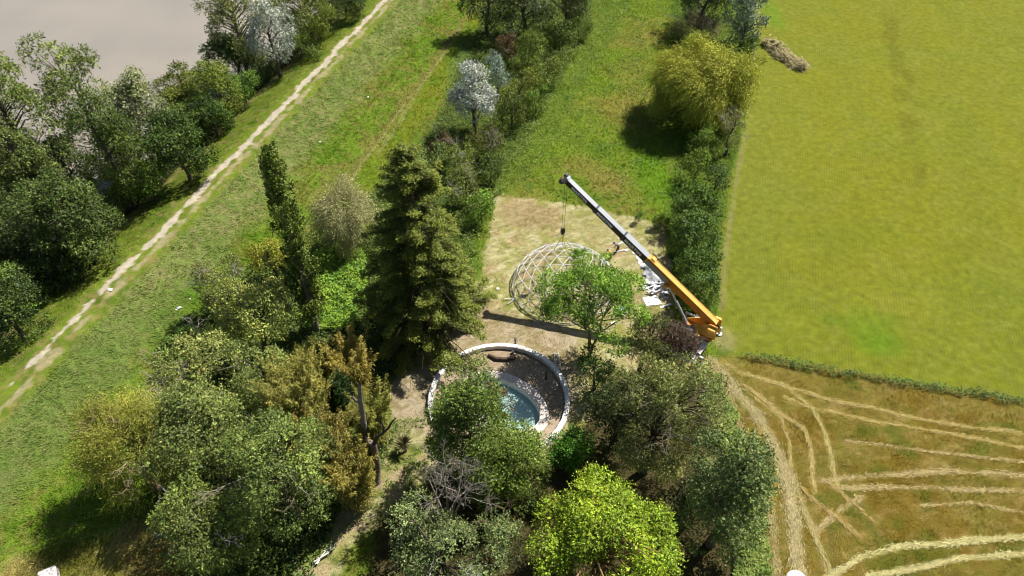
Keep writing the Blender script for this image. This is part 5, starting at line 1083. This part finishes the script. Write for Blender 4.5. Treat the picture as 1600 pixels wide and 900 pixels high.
# ------------------------------------------------------------------ sheets, tarp and scraps
def panel(px, py, l, wd, rot, name='white_board', label='', mat=None, h=.06, tilt=0., group='white boards laid out beside the dome'):
    g = Wg(px, py, .02); o = MB().box((0, 0, h/2), (l, wd, h), Euler((tilt, 0, 0)).to_matrix(), .01); ob = o.build(name, mat or M_sheet); ob.location = Vector(g)+Vector((0, 0, abs(math.sin(tilt))*wd/2)); ob.rotation_euler = (0, 0, rot)
    return tag(ob, label, 'board', group)
for a in [(970, 380, 1.0, .25, .6, 'narrow white slat farthest along the boom, nearest the dome workers'), (974, 378, .9, .2, .6, 'second narrow white slat under the boom, right of the farthest one'),
          (986, 386, .9, .45, -.5, 'small square white panel left of the boom'), (992, 389, .6, .35, -.5, 'small tilted white panel touching the boom edge'), (979, 391, .5, .3, .7, 'smallest white offcut between the workers and the boom'),
          (994, 395, .9, .5, .1, 'white panel just above the large stack'), (969, 392, 1.2, .15, .3, 'thin white lath beside the grey clothed worker'), (1018, 470, 1.7, 1.3, .25, 'large square white board near the crane, brightest of the panels'),
          (1012, 450, 1.2, .4, .05, 'white board at the edge of the rubble, above the square one'), (1027, 474, .9, .5, .3, 'small white board right of the large square board'),
          (1036, 463, 1.1, .3, -.6, 'bent white strip near the lift cylinder'), (958, 505, .5, .4, .3, 'white square plate under the fresh green tree'), (1040, 478, 1.4, .25, .4, 'pale strip by the foot of the crane cylinder')]:
    panel(*a[:5], label=a[5])
for k in range(7): panel(1004+k*1.1, 399+k*2.6, 1.7+.15*math.sin(k*2), .22, .3, name='white_lath', label='%s white lath of the neat row beneath the boom, counted from the far end' % ('first', 'second', 'third', 'fourth', 'fifth', 'sixth', 'last')[k], group='white laths laid side by side')
g = Wg(1018, 428); mbt = bmesh.new(); n1_, n2_ = 26, 22; rg = np.random.default_rng(8); grid = []
c_ = np.array([W(1003, 415), W(1030, 408), W(1052, 452), (W(1012, 452))])
for i in range(n1_):
    for j in range(n2_):
        u, v = i/(n1_-1), j/(n2_-1); p = c_[0]*(1-u)*(1-v)+c_[1]*u*(1-v)+c_[2]*u*v+c_[3]*(1-u)*v
        e = min(u, 1-u, v, 1-v); x_, y_ = p[0], p[1]; zz = .05+.75*(e*4 if e < .25 else 1)*float(fbm(np.array([x_]), np.array([y_]), .9, 3, 77)[0])+.18*float(fbm(np.array([x_]), np.array([y_]), 3.5, 2, 78)[0]) if e > 0 else .0
        zz += .0; jx = (float(fbm(np.array([x_*1.0]), np.array([y_]), 1.6, 2, 79)[0])-.5)*.9*(1 if e < .05 else .2)
        grid.append(mbt.verts.new((x_-g[0]+jx, y_-g[1]+jx, tz(x_, y_)-g[2]+zz)))
for i in range(n1_-1):
    for j in range(n2_-1): mbt.faces.new([grid[i*n2_+j], grid[(i+1)*n2_+j], grid[(i+1)*n2_+j+1], grid[i*n2_+j+1]])
me = bpy.data.meshes.new('tarp'); mbt.to_mesh(me); mbt.free(); me.materials.append(M_tarp); o = mk('tarpaulin', None, me); o.location = g; sm = o.modifiers.new('thickness', 'SOLIDIFY'); sm.thickness = .02
tag(o, 'crumpled whitish grey tarpaulin under the yellow part of the boom', 'tarpaulin')
rb = MB(); g = Wg(1026, 446); rg = np.random.default_rng(21)
for k in range(46):
    p = Wg(rg.uniform(1008, 1048), rg.uniform(436, 458), rg.uniform(.05, .5)); rb.box(p-g, (rg.uniform(.3, 1.0), rg.uniform(.1, .35), rg.uniform(.03, .1)), Euler((rg.normal(0, .3), rg.normal(0, .3), rg.uniform(-.3, 1.2))).to_matrix(), 0)
o = rb.build('rubble_pile', M_sheet); o.location = g; tag(o, 'heap of broken white boards and scraps between the tarpaulin and the crane', 'rubble', kind='stuff')
o = MB().box((0, 0, .3), (.7, 1.6, .6), None, .15).build('blue_crate', prin('pale_blue_plastic', (.33, .47, .55), .4, noise=.15)); o.location = Wg(970, 485); tag(o, 'pale blue box half hidden behind the fresh green tree', 'box')
def scrap(px, py, s, label, mat=M_sheet, seed=1):
    rg = np.random.default_rng(seed); mb = MB(); n = 7; c = mb.bm.verts.new((0, 0, s*.35)); rim = [mb.bm.verts.new((math.cos(6.28*i/n)*s*rg.uniform(.5, 1), math.sin(6.28*i/n)*s*rg.uniform(.4, .8), rg.uniform(.0, s*.3))) for i in range(n)]; b = mb.bm.verts.new((0, 0, 0))
    for i in range(n): mb.bm.faces.new([c, rim[i], rim[(i+1) % n]]); mb.bm.faces.new([b, rim[(i+1) % n], rim[i]])
    o = mb.build('litter_scrap', mat); o.location = Wg(px, py, .06); tag(o, label, 'litter', 'scraps of white litter in the grass')
for a in [(173, 453, .36, 'pale bluish scrap of litter at the edge of the dirt path'), (280, 481, .3, 'white scrap in the green grass, upper of the pair nearest the wood'), (275, 484, .18, 'tiny white scrap left of the upper one'), (292, 498, .32, 'white scrap lowest in the green grass'), (297, 467, .18, 'small pale scrap nearest the wood edge'),
          (575, 152, .3, 'lone white fleck on the upper slope'), (500, 222, .25, 'pale fleck in the middle of the slope'), (778, 451, .28, 'white scrap on the clearing left of the dome')]:
    scrap(*a[:4], seed=int(a[0]))
pk = thing('timber_bundle', 'small bundle of bleached white planks at the bottom of the wood', 'planks', Wg(503, 866)); gb = Wg(503, 866); rg = np.random.default_rng(4)
for k in range(7):
    a_, b_ = (488+rg.uniform(-3, 8), 878+rg.uniform(-4, 4)), (510+rg.uniform(-6, 14), 858+rg.uniform(-10, 6)); MB().cyl(Wg(*a_, .08+.05*k)-gb, Wg(*b_, .12+.05*k)-gb, .055, 5).build('plank', M_wht, pk)
blk = MB().box((0, 0, .45), (1.3, 1.1, .9), None, .12).build('stone_block', prin('pinkish_stone', (.40, .33, .32), .85, noise=.35, nscale=4, bump=.6, c2=(.62, .6, .6))); g = Wg(80, 904); blk.location = g; blk.rotation_euler = (.05, .04, .5); tag(blk, 'pinkish white stone block cut by the bottom edge at the left corner', 'stone')
tk = thing('water_tank', 'white rounded tank top cut by the bottom edge beside the straw track', 'tank', W(1240, 915)); M_tank = prin('tank_plastic', (.72, .73, .74), .4)
MB().cyl((0, 0, 0), (0, 0, .9), .85, 32).build('tank_wall', M_tank, tk, False); MB().sph((0, 0, .9), .85, (1, 1, .35), 28).build('tank_lid', M_tank, tk, True)

# ------------------------------------------------------------------ people
M_skin = prin('skin', (.42, .25, .17), .6); M_dark = prin('dark_trousers', (.025, .025, .03), .8); M_hat = prin('cap_cloth', (.08, .09, .12), .7)
def skinned(name, joints, edges, mat, parent, sub=1):
    me = bpy.data.meshes.new(name); ks = list(joints); me.from_pydata([joints[k][:3] for k in ks], [(ks.index(a), ks.index(b)) for a, b in edges], [])
    o = mk(name, None, me); md = o.modifiers.new('s', 'SKIN')
    if not me.skin_vertices: 
        bm = bmesh.new(); bm.from_mesh(me); bm.verts.layers.skin.verify(); bm.to_mesh(me); bm.free()
    for i, k in enumerate(ks):
        r = joints[k][3]; me.skin_vertices[0].data[i].radius = (r, r*(joints[k][4] if len(joints[k]) > 4 else 1)); me.skin_vertices[0].data[i].use_root = (i == 0)
    ss = o.modifiers.new('b', 'SUBSURF'); ss.levels = ss.render_levels = sub
    bpy.context.view_layer.update(); m2 = bpy.data.meshes.new_from_object(o.evaluated_get(bpy.context.evaluated_depsgraph_get())); bpy.data.objects.remove(o)
    m2.materials.clear(); m2.materials.append(mat); m2.polygons.foreach_set('use_smooth', [True]*len(m2.polygons)); return mk(name, parent, m2)
def person(loc_, rz, shirt, label, bend, stride, reach):
    r = thing('person', label, 'person', loc_, rz); sb, cb_ = math.sin(bend), math.cos(bend)
    pz = .93-.03*abs(stride)
    def T(f, s, h): return (f*cb_+h*sb, s, pz+h*cb_-f*sb)
    J = {'pel': (0, 0, pz, .13, 1.1)}; J['waist'] = (*T(0, 0, .2), .125, 1.1); J['chest'] = (*T(0, 0, .42), .15, 1.2); J['neck'] = (*T(.02, 0, .58), .055); J['hb'] = (*T(.05, 0, .68), .075); J['ht'] = (*T(.08, 0, .8), .085); J['hc'] = (*T(.07, 0, .86), .06)
    E_ = [('pel', 'waist'), ('waist', 'chest'), ('chest', 'neck'), ('neck', 'hb'), ('hb', 'ht'), ('ht', 'hc')]
    for s, sg in (('l', 1), ('r', -1)):
        f = stride*sg*.5
        J['hip'+s] = (0, sg*.1, pz-.08, .09); J['kn'+s] = (f*.55+.05, sg*.13, pz*.53, .062); J['an'+s] = (f, sg*.14, .09, .045); J['to'+s] = (f+.17, sg*.16, .04, .035)
        E_ += [('pel', 'hip'+s), ('hip'+s, 'kn'+s), ('kn'+s, 'an'+s), ('an'+s, 'to'+s)]
        c = T(0, sg*.2, .5); J['sh'+s] = (*c, .058); el = (c[0]+.12+reach*.12, c[1]+sg*.05, c[2]-.26); ha = (el[0]+.12+reach*.16, el[1]-sg*.03, el[2]-.2+reach*.14)
        J['el'+s] = (*el, .042); J['wr'+s] = (*ha, .028); d = Vector(ha)-Vector(el); d.normalize(); pm_ = Vector(ha)+d*.06; J['pa'+s] = (*pm_, .034, .6)
        E_ += [('chest', 'sh'+s), ('sh'+s, 'el'+s), ('el'+s, 'wr'+s), ('wr'+s, 'pa'+s)]
        side = Vector((0, 1, 0))
        for k, (o_, ln) in enumerate(((-.03, .07), (-.01, .085), (.01, .08), (.03, .06))):
            p1 = pm_+side*o_+d*.04; p2 = p1+d*ln*.5; p3 = p2+(d+Vector((0, 0, -.5))).normalized()*ln*.5
            J[f'f{k}a'+s] = (*p1, .009); J[f'f{k}b'+s] = (*p2, .008); J[f'f{k}c'+s] = (*p3, .007); E_ += [('pa'+s, f'f{k}a'+s), (f'f{k}a'+s, f'f{k}b'+s), (f'f{k}b'+s, f'f{k}c'+s)]
        p1 = pm_+side*(-sg*.04); J['ta'+s] = (*p1, .01); J['tb'+s] = (*(p1+d*.04+side*(-sg*.015)), .009); E_ += [('pa'+s, 'ta'+s), ('ta'+s, 'tb'+s)]
    J['nose'] = (*T(.17, 0, .77), .014); E_.append(('ht', 'nose'))
    skinned('body', J, E_, M_skin, r)
    def sub(keys, es, g): return {k: (*J[k][:3], J[k][3]*g+.012, *(J[k][4:])) for k in keys}, es
    ks = ['pel', 'waist', 'chest', 'shl', 'shr', 'ell', 'elr']; j, e = sub(ks, [('pel', 'waist'), ('waist', 'chest'), ('chest', 'shl'), ('chest', 'shr'), ('shl', 'ell'), ('shr', 'elr')], 1.1); skinned('shirt', j, e, shirt, r)
    ks = ['pel', 'hipl', 'hipr', 'knl', 'knr', 'anl', 'anr']; j, e = sub(ks, [('pel', 'hipl'), ('pel', 'hipr'), ('hipl', 'knl'), ('hipr', 'knr'), ('knl', 'anl'), ('knr', 'anr')], 1.12); skinned('trousers', j, e, M_dark, r)
    for s in ('l', 'r'):
        t = J['to'+s]; MB().box((t[0]-.08, t[1], .045), (.3, .11, .1), None, .03).build('boot', M_blk, r)
    hc = J['ht']; MB().sph((hc[0], hc[1], hc[2]+.05), .125, (1.1, 1, .8), 12).build('cap', M_hat, r, True)
    for s in (-.035, .035): MB().sph(Vector(T(.165, s, .79)), .012, (1, 1, 1), 6).build('eye', M_gls, r)
    MB().box(Vector(T(.162, 0, .725)), (.01, .05, .01), None, 0).build('mouth', M_red, r)
    return r
person(Wg(953, 405), math.radians(200), prin('yellow_shirt', (.62, .42, .05), .8), 'worker in yellow shirt bending towards the dome edge', .5, .55, 1.0)
person(Wg(965, 393), math.radians(190), prin('grey_shirt', (.16, .17, .2), .8), 'worker in grey shirt stooping behind the yellow clothed one', .75, .45, .8)
